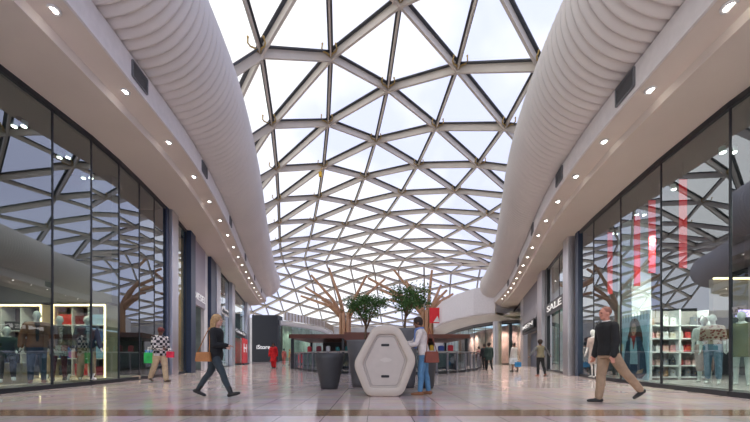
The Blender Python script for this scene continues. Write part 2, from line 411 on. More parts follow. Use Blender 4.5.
# ------------------------------------------------------------------ floor
def floor_material():
    m = bpy.data.materials.new('polished_tile_floor'); m.use_nodes = True; nt = m.node_tree; b = nt.nodes['Principled BSDF']; L = nt.links.new
    g = nt.nodes.new('ShaderNodeNewGeometry')
    br = nt.nodes.new('ShaderNodeTexBrick'); br.offset = 0.0; br.inputs['Scale'].default_value = 1.0
    br.inputs['Brick Width'].default_value = .6; br.inputs['Row Height'].default_value = .6; br.inputs['Mortar Size'].default_value = .006
    br.inputs['Color1'].default_value = (.62, .515, .49, 1); br.inputs['Color2'].default_value = (.51, .425, .405, 1); br.inputs['Mortar'].default_value = (.20, .16, .15, 1)
    br.inputs['Bias'].default_value = -.1
    mp = nt.nodes.new('ShaderNodeMapping'); mp.inputs['Rotation'].default_value = (0, 0, .0); mp.inputs['Location'].default_value = (.1, .0, 0)
    L(g.outputs['Position'], mp.inputs['Vector']); L(mp.outputs['Vector'], br.inputs['Vector'])
    n = nt.nodes.new('ShaderNodeTexNoise'); n.inputs['Scale'].default_value = 2.2; n.inputs['Detail'].default_value = 6; L(g.outputs['Position'], n.inputs['Vector'])
    mx = nt.nodes.new('ShaderNodeMix'); mx.data_type = 'RGBA'; mx.blend_type = 'SOFT_LIGHT'; mx.inputs['Factor'].default_value = .5
    L(br.outputs['Color'], mx.inputs['A']); L(n.outputs['Color'], mx.inputs['B'])
    # brown band of tiles running across the hall
    sp = nt.nodes.new('ShaderNodeSeparateXYZ'); L(g.outputs['Position'], sp.inputs[0])
    def cmp(a, op, v):
        q = nt.nodes.new('ShaderNodeMath'); q.operation = op; L(a, q.inputs[0]); q.inputs[1].default_value = v; return q.outputs[0]
    def mul(a, c):
        q = nt.nodes.new('ShaderNodeMath'); q.operation = 'MULTIPLY'; L(a, q.inputs[0]); L(c, q.inputs[1]); return q.outputs[0]
    band = mul(cmp(sp.outputs['Y'], 'GREATER_THAN', 4.72), cmp(sp.outputs['Y'], 'LESS_THAN', 5.30))
    m2 = nt.nodes.new('ShaderNodeMix'); m2.data_type = 'RGBA'; m2.blend_type = 'MULTIPLY'; L(band, m2.inputs['Factor'])
    L(mx.outputs['Result'], m2.inputs['A']); m2.inputs['B'].default_value = (.50, .35, .22, 1)
    L(m2.outputs['Result'], b.inputs['Base Color'])
    n2 = nt.nodes.new('ShaderNodeTexNoise'); n2.inputs['Scale'].default_value = .9; n2.inputs['Detail'].default_value = 4; L(g.outputs['Position'], n2.inputs['Vector'])
    mr = nt.nodes.new('ShaderNodeMapRange'); mr.inputs['To Min'].default_value = .06; mr.inputs['To Max'].default_value = .2; L(n2.outputs['Fac'], mr.inputs['Value']); L(mr.outputs['Result'], b.inputs['Roughness'])
    b.inputs['Specular IOR Level'].default_value = .55
    return m
mb = MB(); mb.add([(-60, -4, 0), (60, -4, 0), (60, 130, 0), (-60, 130, 0), (-60, -4, -.2), (60, -4, -.2), (60, 130, -.2), (-60, 130, -.2)],
                  [(0, 1, 2, 3), (7, 6, 5, 4), (0, 4, 5, 1), (1, 5, 6, 2), (2, 6, 7, 3), (3, 7, 4, 0)])
struct(mb.build('floor', floor_material()))

# ------------------------------------------------------------------ camera, world, render look
cam = bpy.data.cameras.new('camera'); co = bpy.data.objects.new('camera', cam); COL.objects.link(co)
co.location = (0, 0, EYE); co.rotation_euler = (PI / 2, 0, 0)
cam.sensor_width = 36; cam.lens = 36 * FPX / 750; cam.shift_y = (HZ - 211) / 750; cam.clip_end = 500; cam.clip_start = .05
SC.camera = co
w = bpy.data.worlds.new('sky'); SC.world = w; w.use_nodes = True; nt = w.node_tree
bg = nt.nodes['Background']; tc = nt.nodes.new('ShaderNodeTexCoord'); n = nt.nodes.new('ShaderNodeTexNoise'); n.inputs['Scale'].default_value = 2.6; n.inputs['Detail'].default_value = 4
sp = nt.nodes.new('ShaderNodeSeparateXYZ'); nt.links.new(tc.outputs['Generated'], sp.inputs[0])
ad = nt.nodes.new('ShaderNodeMath'); ad.operation = 'MULTIPLY_ADD'; ad.inputs[1].default_value = .30
nt.links.new(tc.outputs['Generated'], n.inputs['Vector']); nt.links.new(sp.outputs['X'], ad.inputs[0]); nt.links.new(n.outputs['Fac'], ad.inputs[2])
r = nt.nodes.new('ShaderNodeValToRGB'); r.color_ramp.elements[0].position = .36; r.color_ramp.elements[0].color = (1, 1, 1, 1)
r.color_ramp.elements[1].position = .58; r.color_ramp.elements[1].color = (.62, .66, .90, 1)
nt.links.new(ad.outputs[0], r.inputs['Fac']); nt.links.new(r.outputs['Color'], bg.inputs['Color']); bg.inputs['Strength'].default_value = 1.0
SC.view_settings.view_transform = 'Standard'; SC.view_settings.look = 'None'; SC.view_settings.gamma = 1; SC.view_settings.exposure = .55
SC.cycles.use_denoising = True; SC.cycles.max_bounces = 10; SC.cycles.diffuse_bounces = 5; SC.cycles.transparent_max_bounces = 24; SC.cycles.glossy_bounces = 5
SC.cycles.caustics_reflective = False; SC.cycles.sample_clamp_indirect = 6

# ------------------------------------------------------------------ shopfronts
def wallpt(side, px): return at_x(WL if side == 'left' else WR, px)
def frame_dir(side, a, b):
    u = (b - a).normalized(); n = Vector((u.y, -u.x, 0))
    if (side == 'left') != (n.x > 0): n = -n
    return u, n
WIN = [0]
def pane(side, a, b, z0, z1, frame=True, gm=None, off=0.0, fm=None):
    WIN[0] += 1; u, n = frame_dir(side, a, b); L = (b - a).length
    m = MB(); m.box((a + b) / 2 + n * off + Vector((0, 0, (z0 + z1) / 2)), (L - .03, .02, z1 - z0), math.atan2(u.y, u.x))
    o = struct(m.build('window_%d' % WIN[0], gm or G_front))
    if frame:
        m = MB()
        for z, h in ((z0 + .055, .11), (z1 - .06, .13)): m.box((a + b) / 2 + n * off + Vector((0, 0, z)), (L, .12, h), math.atan2(u.y, u.x))
        m.box(b + n * off + Vector((0, 0, (z0 + z1) / 2)), (.035, .05, z1 - z0), math.atan2(u.y, u.x))
        m.build('window_frame', fm or M_dark, o)
    return o
def post(side, xa, xb, z1, m, depth=.35, name='pillar', z0=0, proud=.08, parent=None):
    a, b = wallpt(side, xa), wallpt(side, xb); u, n = frame_dir(side, a, b); L = (b - a).length
    q = MB(); q.box((a + b) / 2 + n * (proud - depth / 2) + Vector((0, 0, (z0 + z1) / 2)), (L, depth, z1 - z0), math.atan2(u.y, u.x))
    return struct(q.build(name, m, parent, bevel=.012))
def room(side, ya, yb, depth, zc, wall_m, ceil_m, floor_m, off=.1):
    """inside of a shop behind the wall line between two depths"""
    fn = WL if side == 'left' else WR; sg = -1 if side == 'left' else 1
    ys = [ya + (yb - ya) * k / 8 for k in range(9)]
    fr = [Vector((fn(y) + sg * off, y, 0)) for y in ys]; xb = (min if sg < 0 else max)(p.x for p in fr) + sg * depth
    bk = [Vector((xb, y, 0)) for y in ys]
    def slab(z, t, m, nm):
        q = MB(); vs = []
        for f, k in zip(fr, bk): vs += [(f.x, f.y, z), (k.x, k.y, z), (f.x, f.y, z + t), (k.x, k.y, z + t)]
        fs = []
        for i in range(len(fr) - 1):
            o = i * 4; fs += [(o, o + 1, o + 5, o + 4), (o + 2, o + 6, o + 7, o + 3), (o, o + 4, o + 6, o + 2), (o + 1, o + 3, o + 7, o + 5)]
        fs += [(0, 2, 3, 1), tuple((len(fr) - 1) * 4 + k for k in (0, 1, 3, 2))]
        return struct(q.add(vs, fs).build(nm, m))
    slab(.003, .05, floor_m, 'floor'); slab(zc, .1, ceil_m, 'ceiling')
    q = MB(); q.box((xb + sg * .06, (ya + yb) / 2, zc / 2), (.1, yb - ya, zc)); struct(q.build('wall_' + side, wall_m))
    for y in (ya, yb):
        x0 = fn(y) + sg * off; q = MB(); q.box(((x0 + xb) / 2, y, zc / 2), (abs(xb - x0), .1, zc)); struct(q.build('wall_' + side, wall_m))
    return xb
def area(loc, sx, sy, e, col, rot=(0, 0, 0)):
    """small grid of unseen spots added to brighten a shop inside"""
    nx, ny = (2 if sx > 3.5 else 1), max(1, round(sy / 2.5))
    for i in range(nx):
        for j in range(ny):
            la = bpy.data.lights.new('shop_fill_spot', 'SPOT'); la.energy = e * 9 / (nx * ny); la.spot_size = 2.6; la.spot_blend = 1; la.color = col; la.shadow_soft_size = .15
            o = bpy.data.objects.new('shop_fill_spot', la); COL.objects.link(o)
            o.location = (loc[0] + (i - (nx - 1) / 2) * sx / 2, loc[1] + (j - (ny - 1) / 2) * sy / ny, loc[2]); o.rotation_euler = rot

M_plinth = mat('display_floor_beige', (.52, .42, .30), .5)
# --- left: the tall glazed shop with dressed mannequins
cuts = [-150, -60, -5, 52, 91, 118.7, 139, 154, 164.5]
pts = [Vector((-8.3, 2.2, 0)), Vector((-8.34, 4.9, 0))] + [wallpt('left', x) for x in cuts[2:]]
for a, b in zip(pts, pts[1:]): pane('left', a, b, 0, ZWL)
yl = wallpt('left', 164.5).y
xb = room('left', 2.2, yl + .1, 7.0, 7.15, M_in_wall, M_in_dark, M_in_floor)
area((-11.8, 6, 7.0), 5, 6, 45, (1, .93, .82)); area((-11.8, 11.5, 7.0), 5, 5, 30, (1, .93, .82))
# bulkhead across the shop, above the display backs
q = MB(); q.box((-12.2, 11.9, 4.9), (6.2, .3, 4.4)); struct(q.build('wall_left', mat('bulkhead_grey', (.10, .10, .11), .7)))
q = MB(); q.box((-9.55, 7.6, .09), (2.0, 9.6, .12)); struct(q.build('trim_3', M_plinth))
def lit_unit(x0, x1, y, z1, label, cols, rows, colors, gname, door=False):
    t = thing('display_unit', label, 'display', ((x0 + x1) / 2, y, .15)); w = x1 - x0; h = z1 - .15
    q = MB(); q.box((0, .24, h / 2), (w, .03, h)); q.build('back_panel', mat('unit_back', (.09, .075, .07), .6), t)
    q = MB()
    q.box((-w / 2, 0, h / 2), (.07, .5, h)); q.box((w / 2, 0, h / 2), (.07, .5, h)); q.box((0, 0, h), (w + .07, .5, .07)); q.box((0, 0, .03), (w, .5, .06))
    q.build('carcass', mat('unit_wood', (.5, .38, .24), .5), t)
    q = MB()
    for x in (-w / 2, w / 2): q.box((x, -.262, h / 2), (.05, .02, h))
    q.box((0, -.262, h), (w, .02, .06)); q.build('light_strip', M_warm, t)
    cw = (w - .1) / cols; ch = (h - .15) / rows
    q = MB()
    for k in range(1, rows): q.box((0, 0, .06 + k * ch), (w - .07, .44, .025))
    for k in range(1, cols): q.box((-w / 2 + .05 + k * cw, 0, h / 2), (.025, .44, h - .1))
    q.build('shelf', M_white, t)
    names = {0: 'red', 1: 'blue', 2: 'white', 3: 'dark grey', 4: 'maroon', 5: 'pale blue'}
    rgb = {0: (.6, .03, .03), 1: (.05, .16, .42), 2: (.75, .73, .7), 3: (.06, .06, .07), 4: (.2, .02, .04), 5: (.3, .5, .7)}
    rn = ['bottom', 'second', 'third', 'fourth', 'top']
    for r in range(rows):
        for c in range(cols):
            k = colors[(r * cols + c) % len(colors)]
            q = MB()
            n = random.randint(7, 9)
            for j in range(n):
                q.box((random.uniform(-.01, .01), 0, .022 + j * .042), (cw * .8, .3, .038), random.uniform(-.03, .03))
            o = q.build('folded_clothes', mat('cloth_' + names[k], rgb[k], .85), bevel=.012)
            o.location = ((x0 + x1) / 2 - w / 2 + .05 + (c + .5) * cw, y - .02, .15 + .075 + r * ch if r else .15 + .062)
            tag(o, 'stack of folded %s garments, shelf row %s, compartment %s from the left, %s' % (names[k], rn[r] if rows < 5 else rn[min(r, 4)], ['one', 'two', 'three', 'four'][c], door), 'clothes', gname)
    return t
lit_unit(-10.55, -8.85, 11.4, 2.52, 'warm-lit open shelf unit behind the mannequins in dark jackets', 3, 4, [3, 0, 4, 1, 3, 5, 0, 2, 1, 0, 4, 5], 'folded clothes in the lit shelf unit', 'lit unit')
lit_unit(-12.9, -10.85, 11.3, 2.50, 'warm-lit open shelf unit behind the brown-jacket mannequin', 3, 3, [3, 2, 3, 3, 4, 3, 2, 3, 3], 'folded clothes in the darker shelf unit', 'dark unit')
# spotlights on the shop ceilings
def spots(side, lst, z, what):
    for k, (x, y) in enumerate(lst):
        t = thing('spotlight', '%s spotlight from the camera on the dark ceiling of the %s' % (ordn[k], what), 'light', (x, y, z), 0, 'spotlights of the ' + what)
        q = MB(); q.box((0, 0, -.02), (.12, .12, .04)); q.tube([(0, 0, -.03), (0, 0, -.14)], .018, 6); q.build('mount', M_dark, t)
        for s in (-1, 1):
            q = MB(); q.sm = True; q.tube([(s * .13, 0, -.10), (s * .13, -.02, -.24)], .07, 12); h = q.build('lamp_head', M_white, t)
            q = MB(); q.tube([(s * .13, -.0195, -.236), (s * .13, -.021, -.249)], .058, 12); q.build('lens', M_spotl, h)
spots('left', [(-9.4, 6.2), (-9.4, 7.6), (-9.4, 9.0), (-9.5, 10.4), (-9.8, 11.6), (-10.2, 12.9)], 7.15, 'left shop')

# --- left: everything beyond the first steel pillar
post('left', 164.5, 167, ZWL, M_navy); post('left', 167.3, 173.8, ZWL, M_steel, proud=.2)
a, b = wallpt('left', 174), wallpt('left', 185.5); pane('left', a, b, 0, ZWL)
post('left', 185.8, 190.6, ZWL, M_navy, proud=.25)
M_lav = mat('lavender_grey_panel', (.36, .32, .37), .4, noise=.06, scale=.8)
post('left', 190.7, 193.2, ZWL, M_lav, depth=.2, name='wall_left', proud=.1)
post('left', 193.2, 203.5, ZWL, M_lav, depth=.2, name='wall_left', z0=3.75, proud=.1)
post('left', 203.5, 206.8, ZWL, M_white, depth=.2, name='wall_left', proud=.05)
post('left', 207, 212, ZWL, M_navy, proud=.25)
post('left', 212.4, 216.4, ZWL, M_steel, proud=.3)
a, b = wallpt('left', 193.2), wallpt('left', 203.5); u, n = frame_dir('left', a, b)
ang = math.atan2(u.y, u.x)
d = struct(MB().box((a + b) / 2 - n * .8 + Vector((0, 0, 1.85)), ((b - a).length, .06, 3.7), ang).build('door_1', M_black))
MB().tube([a.lerp(b, .5) - n * .72 + Vector((0, 0, .9)), a.lerp(b, .5) - n * .72 + Vector((0, 0, 1.5))], .02, 8).build('door_handle', M_steel, d)
def sign_board(side, xa, xb, z, h, words, bm, tm, label, proud=.16, size=None, bold=.004, board=True, cover=.9):
    a, b = wallpt(side, xa), wallpt(side, xb); u, n = frame_dir(side, a, b); c = (a + b) / 2 + n * proud; L = (b - a).length
    t = thing('shop_sign', label, 'sign', (c.x, c.y, z), math.atan2(u.y, u.x))
    if board: MB().box((0, .04, 0), (L, .06, h)).build('board', bm, t)
    o = text(words, 'lettering', tm, (0, -.02 if board else -.005, 0), (PI / 2, 0, 0), size or h * .9, .012, t, bold=bold)
    w = o.dimensions.x
    if w > 0: o.scale = (L * cover / w, 1, 1)
    return t
M_letter = mat('white_letters', (.85, .85, .85), .4, emit=(1, 1, 1), estr=.12)
sign_board('left', 190, 203.6, 4.22, .55, 'DIESEL', M_lav, M_letter, 'DIESEL lettering above a dark doorway on the left facade', size=.55, bold=.004, board=False, proud=.13)
for xa, xb in ((216.6, 222), (222, 228.5)):
    a, b = wallpt('left', xa), wallpt('left', xb); pane('left', a, b, 0, ZWL)
sign_board('left', 217, 224, 4.3, .5, 'dune', M_white, M_dark, 'small white shop sign hung beyond the DIESEL shopfront', proud=.35, size=.5)
post('left', 228.7, 231.6, ZWL, M_steel, proud=.3)
a, b = wallpt('left', 231.8), wallpt('left', 244.5); pane('left', a, b, 3.6, ZWL); pane('left', a, b, 0, 3.1)
post('left', 231.8, 244.5, 3.62, M_dark, depth=.25, name='trim_4', z0=3.05)
sign_board('left', 232.3, 243.5, 3.34, .45, 'Cotton On', M_dark, M_letter, 'dark sign band above the red banner on the left', proud=.22, size=.42)
# red banner
a, b = wallpt('left', 239.0), wallpt('left', 244.6); u, n = frame_dir('left', a, b); c = (a + b) / 2 + n * .3
t = thing('red_banner', 'tall red banner with a white letter standing by the far left shop', 'banner', (c.x, c.y, 0), math.atan2(u.y, u.x))
MB().box((0, 0, 1.5), ((b - a).length, .06, 2.7)).build('panel', mat('banner_red', (.75, .02, .03), .5), t)
MB().box((0, 0, .08), ((b - a).length, .4, .14)).build('base', M_dark, t)
o = text('H', 'lettering', M_letter, (0, -.045, 1.75), (PI / 2, 0, 0), 1.3, .01, t, bold=.02); o.scale = ((b - a).length * .55 / max(o.dimensions.x, .1), 1, 1)
post('left', 244.8, 247.2, ZWL, M_steel, proud=.3)
a, b = wallpt('left', 247.4), Vector((WL(40.9), 40.9, 0)); pane('left', a, b, 0, ZWL)
ya = wallpt('left', 174).y
M_shopA = mat('shop_back_warm', (.42, .34, .25), .8, noise=.25, scale=1.4)
M_shopB = mat('shop_back_cool', (.25, .30, .29), .8, noise=.25, scale=1.2)
room('left', ya + .1, wallpt('left', 190).y, 5, 7.1, M_shopA, M_in_dark, M_in_floor, off=.35)
room('left', wallpt('left', 213).y, 40.5, 5, 7.1, M_shopB, M_in_dark, M_in_floor, off=.6)
area((WL(18) - 3, 17.5, 6.9), 3, 3, 150, (1, .85, .6)); area((WL(26) - 3.5, 26, 6.9), 3, 6, 160, (.9, 1, .95)); area((WL(34) - 3.5, 35, 6.9), 3, 6, 160, (.9, 1, .95))

# --- right: glazed shop with the bag shelves
cr = [577.9, 594, 621, 661.5, 730.8]
pr = [wallpt('right', x) for x in cr] + [Vector((7.33, 4.4, 0)), Vector((7.3, 2.2, 0))]
for a, b in zip(pr, pr[1:]): pane('right', b, a, 0, ZWR, fm=M_dark)
yr = wallpt('right', 577.9).y
room('right', 2.2, yr + .05, 7.0, 5.98, M_in_wall, mat('shop_black_ceiling', (.025, .026, .03), .7), mat('shop_floor_right', (.30, .27, .25), .35))
area((11.2, 6, 5.85), 5, 5, 40, (1, .95, .9)); area((11.6, 11.5, 5.85), 5, 5, 40, (1, .95, .9))
spots('right', [(8.35, 6.4), (8.5, 8.2), (8.9, 10.0), (9.2, 11.8), (9.6, 13.6)], 5.98, 'right shop')
post('right', 577.8, 580.8, ZWR, M_navy, proud=.1); post('right', 570, 575.6, ZWR, M_steel, proud=.3)
MB().box((9.6, 12.6, 2.9), (.7, .7, 5.8)).build('pillar', M_white)['kind'] = 'structure'
# red strips hanging inside
for k, (x, yt, yb_, w) in enumerate(((610, 232, 294, .17), (637, 216, 286, .19), (652, 200, 273, .2), (683, 179, 268, .2))):
    p = wallpt('right', x); sc = FPX / (p.y + .7); X = (x - CX) / sc; zt = EYE + (HZ - yt) / sc; zb = EYE + (HZ - yb_) / sc
    q = MB(); q.box((0, 0, (zb - zt) / 2), (w, .02, zt - zb), 0); 
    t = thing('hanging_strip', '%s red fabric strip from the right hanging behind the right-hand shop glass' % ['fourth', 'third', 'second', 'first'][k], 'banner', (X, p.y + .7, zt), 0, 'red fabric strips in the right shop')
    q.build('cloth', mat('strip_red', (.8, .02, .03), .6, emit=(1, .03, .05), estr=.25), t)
    q = MB(); q.tube([(0, 0, 0), (0, 0, 5.98 - zt)], .008, 5); q.tube([(-w / 2 - .03, 0, 0), (w / 2 + .03, 0, 0)], .014, 6); q.build('hanger', M_dark, t)
# brown feature wall with lit edge and lettering seen from behind
M_feat = mat('feature_wall_brown', (.26, .20, .16), .6, noise=.08, scale=.6)
q = MB(); q.box((9.95, 8.9, 2.35), (2.3, .12, 1.0)); struct(q.build('wall_right', M_feat))
q = MB(); q.box((9.95, 8.83, 2.86), (2.3, .05, .045)); q.build('trim_5', M_warm)['kind'] = 'structure'
t = thing('lit_lettering', 'glowing lilac letters seen reversed high behind the olive dress mannequin', 'sign', (9.62, 8.72, 1.93))
o = text('DIESEL', 'lettering', mat('lilac_glow', (.6, .4, .9), .4, emit=(.66, .45, 1), estr=1.6), (0, 0, 0), (PI / 2, 0, 0), .24, .015, t, bold=.008)
o.scale = (-1, 1, 1)
MB().box((0, .05, -.0), (1.0, .03, .02)).build('rail', M_dark, t)
# --- white shelving with handbags
def shelving():
    x0, x1, y = 9.05, 10.95, 11.35; t = thing('shelving_unit', 'white two-bay shelving full of handbags behind the right-hand glass', 'shelves', ((x0 + x1) / 2, y, .053)); w = x1 - x0
    q = MB()
    for x in (-w / 2, .0, w / 2): q.box((x, 0, 1.16), (.06, .42, 2.32))
    q.build('upright', M_white, t); q = MB(); q.box((0, .2, 1.16), (w, .02, 2.32)); q.build('back_panel', mat('shelf_back', (.33, .29, .27), .6), t)
    zs = [.1, .48, .92, 1.37, 1.8]
    for z in zs: MB().box((0, 0, z), (w, .42, .035)).build('shelf', M_white, t)
    cols = [('pink', (.62, .30, .30)), ('cream', (.66, .58, .48)), ('black', (.03, .03, .035)), ('red', (.5, .05, .05)), ('tan', (.42, .24, .13)), ('white', (.75, .73, .72)), ('grey', (.22, .22, .24)), ('blush', (.68, .45, .40))]
    rn = ['bottom', 'second', 'third', 'fourth', 'top']; cn = ['one', 'two', 'three', 'four', 'five', 'six', 'seven', 'eight', 'nine']
    order = [[2, 6, 4, 5, 2, 6, 2, 6], [0, 7, 6, 2, 3, 0, 7, 2], [6, 5, 7, 0, 5, 3, 6, 2], [0, 7, 5, 1, 1, 3, 6, 6], [4, None, 5, 5, None, None, 6, 2]]
    for r, z in enumerate(zs):
        for c in range(8):
            k = order[r][c]
            if k is None: continue
            nm, rgb = cols[k]; bw = random.uniform(.17, .21); bh = random.uniform(.17, .24) + (.05 if r == 4 else 0); xx = x0 + .12 + c * .236 + (.02 if c > 3 else 0)
            bm = mat('leather_' + nm, rgb, .45, noise=.1, scale=9)
            b = thing('handbag', '%s handbag on the %s shelf, place %s from the left' % (nm, rn[r], cn[c]), 'handbag', (xx, y - .03, .053 + z + .019), 0, 'handbags on the white shelving')
            q = MB(); q.prism([(-bw / 2, 0), (bw / 2, 0), (bw / 2 * .86, bh), (-bw / 2 * .86, bh)], (0, -.06, 0), (1, 0, 0), (0, 0, 1), (0, .12, 0)); q.build('bag_body', bm, b, bevel=.015)
            q = MB(); q.sm = True; q.tube([(-bw * .25, -.05, bh - .01), (-bw * .22, -.05, bh + .06), (0, -.05, bh + .09), (bw * .22, -.05, bh + .06), (bw * .25, -.05, bh - .01)], .008, 6); q.build('handle', bm, b)
            q = MB(); q.box((0, -.066, bh * .62), (.03, .01, .03)); q.build('clasp', M_brass, b)
shelving()
area((10, 9.9, 3.6), 1.8, .4, 45, (1, .95, .9), (.5, 0, 0))  # unseen fill spots in mid-air, added to brighten shelves, mannequins and poster
area((8.9, 6.4, 4.6), 1, 1, 36, (1, .95, .9)); area((8.3, 10.0, 4.4), 1, 1, 26, (1, .95, .9))
area((-9.3, 8.0, 4.6), 1, 5, 30, (1, .9, .75)); area((-9.8, 9.9, 3.6), 1, 1, 10, (1, .85, .65), (.5, 0, 0)); area((-11.8, 9.9, 3.6), 1, 1, 8, (1, .85, .65), (.5, 0, 0))
# --- poster
a, b = wallpt('right', 611.5), wallpt('right', 636); u, n = frame_dir('right', a, b); L = (b - a).length; c = (a + b) / 2 - n * .30
t = thing('fashion_poster', 'tall poster of a dark-haired woman in a denim jacket on pale blue', 'poster', (c.x, c.y, .053), math.atan2(u.y, u.x))
if L: pass
MB().box((0, .03, 1.06), (L, .04, 2.0)).build('panel', mat('poster_sky', (.42, .60, .80), .6, noise=.12, scale=1.5), t)
MB().box((0, .03, .03), (L * .9, .3, .06)).build('base', M_steel, t)
def flat(poly, m, k, nm):
    sx = L / 1.0
    q = MB(); q.prism([((x - .5) * sx, .06 + z * 2.0) for x, z in poly], (0, .009 - k * .003, 0), (1, 0, 0), (0, 0, 1), (0, -.003, 0)); return q.build(nm, m, t)
def ell(cx, cz, rx, rz_, n=22, a0=0): return [(cx + rx * math.cos(2 * PI * i / n), cz + rz_ * math.sin(2 * PI * i / n)) for i in range(n)]
hairm = mat('poster_hair', (.025, .018, .018), .6); skinm = mat('poster_skin', (.55, .31, .23), .6); den = mat('poster_denim', (.035, .06, .13), .7, noise=.3, scale=12); shirt = mat('poster_shirt', (.50, .62, .80), .7, noise=.1, scale=14)
flat([(.36, .90), (.46, .96), (.60, .96), (.70, .90), (.80, .75), (.84, .60), (.78, .48), (.62, .55), (.42, .52), (.28, .58), (.26, .66), (.33, .78)], hairm, 1, 'hair')
flat([(.10, .13), (.14, .40), (.22, .60), (.36, .68), (.66, .68), (.80, .60), (.92, .40), (.97, .12), (.8, .02), (.3, .02)], den, 2, 'jacket')
flat([(.38, .66), (.60, .66), (.64, .45), (.66, .24), (.36, .24), (.38, .45)], shirt, 3, 'shirt')
flat([(.20, .14), (.38, .24), (.62, .24), (.82, .16), (.78, .03), (.24, .03)], mat('poster_jeans', (.03, .05, .12), .7, noise=.4, scale=8), 4, 'jeans')
flat([(.44, .68), (.58, .68), (.57, .60), (.45, .60)], skinm, 4, 'neck')
flat(ell(.52, .80, .095, .115), skinm, 5, 'face')
flat([(.40, .69), (.60, .69), (.57, .63), (.53, .48), (.50, .48), (.47, .62)], mat('poster_red', (.5, .03, .04), .6), 6, 'scarf')
flat([(.41, .80), (.40, .92), (.52, .96), (.64, .90), (.63, .80), (.58, .88), (.48, .89)], hairm, 6, 'fringe')
for x in (.48, .56): flat(ell(x, .81, .016, .008, 8), hairm, 6, 'eye')
flat(ell(.52, .745, .024, .009, 10), mat('poster_red'), 6, 'lips')
flat([(.14, .20), (.36, .15), (.40, .10), (.18, .12)], skinm, 6, 'hand'); flat([(.88, .18), (.66, .14), (.62, .09), (.84, .11)], skinm, 6, 'hand')

# --- right: beyond the steel pillar
for xa, xb in ((548.8, 559.5), (559.5, 569.8)):
    a, b = wallpt('right', xa), wallpt('right', xb); pane('right', a, b, 0, ZWR)
post('right', 547.2, 548.8, ZWR, M_dark, proud=.1); post('right', 542.2, 547, ZWR, M_steel, proud=.3)
sign_board('right', 549.5, 569, 3.5, .66, 'SALE', mat('sign_dark', (.03, .03, .035), .4), M_letter, 'black sign with white capitals on the right facade', proud=.2, size=.46, bold=.006, cover=.78)
room('right', yr + .2, wallpt('right', 549).y, 5, 5.98, M_shopB, M_in_dark, M_in_floor, off=.35)
area((WR(19) + 2.8, 19, 5.8), 3, 5, 150, (.95, 1, .95))
post('right', 524.5, 542, ZWR, M_grey, depth=.2, name='wall_right', z0=3.55, proud=.1)
a, b = wallpt('right', 525), wallpt('right', 541.8); u, n = frame_dir('right', a, b)
d = struct(MB().box((a + b) / 2 - n * .5 + Vector((0, 0, 1.4)), ((b - a).length, .08, 2.75), math.atan2(u.y, u.x)).build('door_2', mat('door_navy', (.02, .03, .07), .3)))
MB().tube([a.lerp(b, .3) - n * .44 + Vector((0, 0, .9)), a.lerp(b, .3) - n * .44 + Vector((0, 0, 1.6))], .025, 8).build('door_handle', M_steel, d)
struct(MB().box((a + b) / 2 + n * .08 + Vector((0, 0, 3.15)), ((b - a).length, .25, .8), math.atan2(u.y, u.x)).build('trim_6', M_dark))
sign_board('right', 527, 539, 3.2, .6, 'MEN', M_dark, M_letter, 'dark sign board with white print above the navy entrance', proud=.35, size=.42)
post('right', 521.5, 524.5, ZWR, M_steel, proud=.1)
a, b = wallpt('right', 511), wallpt('right', 521.3); pane('right', a, b, 0, ZWR); post('right', 508.8, 510.8, ZWR, M_dark, proud=.2)
room('right', wallpt('right', 523).y, 38, 4, 5.98, M_shopA, M_in_dark, M_in_floor, off=.4)
area((WR(34) + 2.5, 34, 5.8), 2, 5, 260, (1, .8, .5))

# ------------------------------------------------------------------ far end of the hall, left
q = MB(); q.box((-18.3, 58, 3.9), (4.3, 3, 7.8)); blk = struct(q.build('wall_far', mat('charcoal_cladding', (.022, .027, .036), .5)))
t = thing('shop_sign', 'iStore lettering in white on the charcoal block', 'sign', (-18.55, 56.45, 2.45))
o = text('iStore', 'lettering', mat('istore_white', (.9, .9, .9), .4, emit=(1, 1, 1), estr=.3), (0, 0, 0), (PI / 2, 0, 0), .95, .03, t, bold=.004)
def poly_wall(pts, z0, z1, th, m, nm, parent=None):
    q = MB()
    for a, b in zip(pts, pts[1:]):
        a = Vector((*a, 0)); b = Vector((*b, 0)); d = b - a; q.box((a + b) / 2 + Vector((0, 0, (z0 + z1) / 2)), (d.length + th * .3, th, z1 - z0), math.atan2(d.y, d.x))
    return q.build(nm, m, parent)
fl = [(-16.15, 57.5), (-13.2, 64), (-11.6, 72), (-11.2, 82), (-12.5, 95)]
back = [(x - 5, y + 1.5) for x, y in fl]
struct(poly_wall(back, 0, 7.6, .2, mat('far_shop_back', (.35, .36, .30), .8, noise=.35, scale=.5), 'wall_far'))
for a, b in zip(fl, fl[1:]):
    A_, B_ = Vector((*a, 0)), Vector((*b, 0)); n = max(1, int((B_ - A_).length / 2.6))
    for k in range(n): pane('left', A_.lerp(B_, k / n), A_.lerp(B_, (k + 1) / n), 0, 6.3, fm=M_steel, gm=_MATS.get('far_glass') or glass_mat('far_glass', .06, (.8, .93, .9)))
struct(poly_wall(fl, 6.3, 7.0, .8, M_white, 'trim_7'))
up2 = poly_wall([(x + .9, y - .4) for x, y in fl], 7.0, 8.3, .25, M_white, 'trim_8'); struct(up2)
q = MB()
for a, b in zip(fl, fl[1:]):
    a = Vector((a[0] + 1.12, a[1] - .4, 0)); b = Vector((b[0] + 1.12, b[1] - .4, 0)); n = int((b - a).length / .8)
    for k in range(n): p = a.lerp(b, k / n); q.box((p.x, p.y, 7.65), (.12, .12, 1.25), 0)
q.build('baluster_strip', mat('beige_fin', (.45, .36, .26), .6), up2)
area((-17, 66, 6.5), 4, 8, 200, (.95, 1, .9)); area((-15.5, 80, 6.5), 4, 8, 200, (.95, 1, .9))
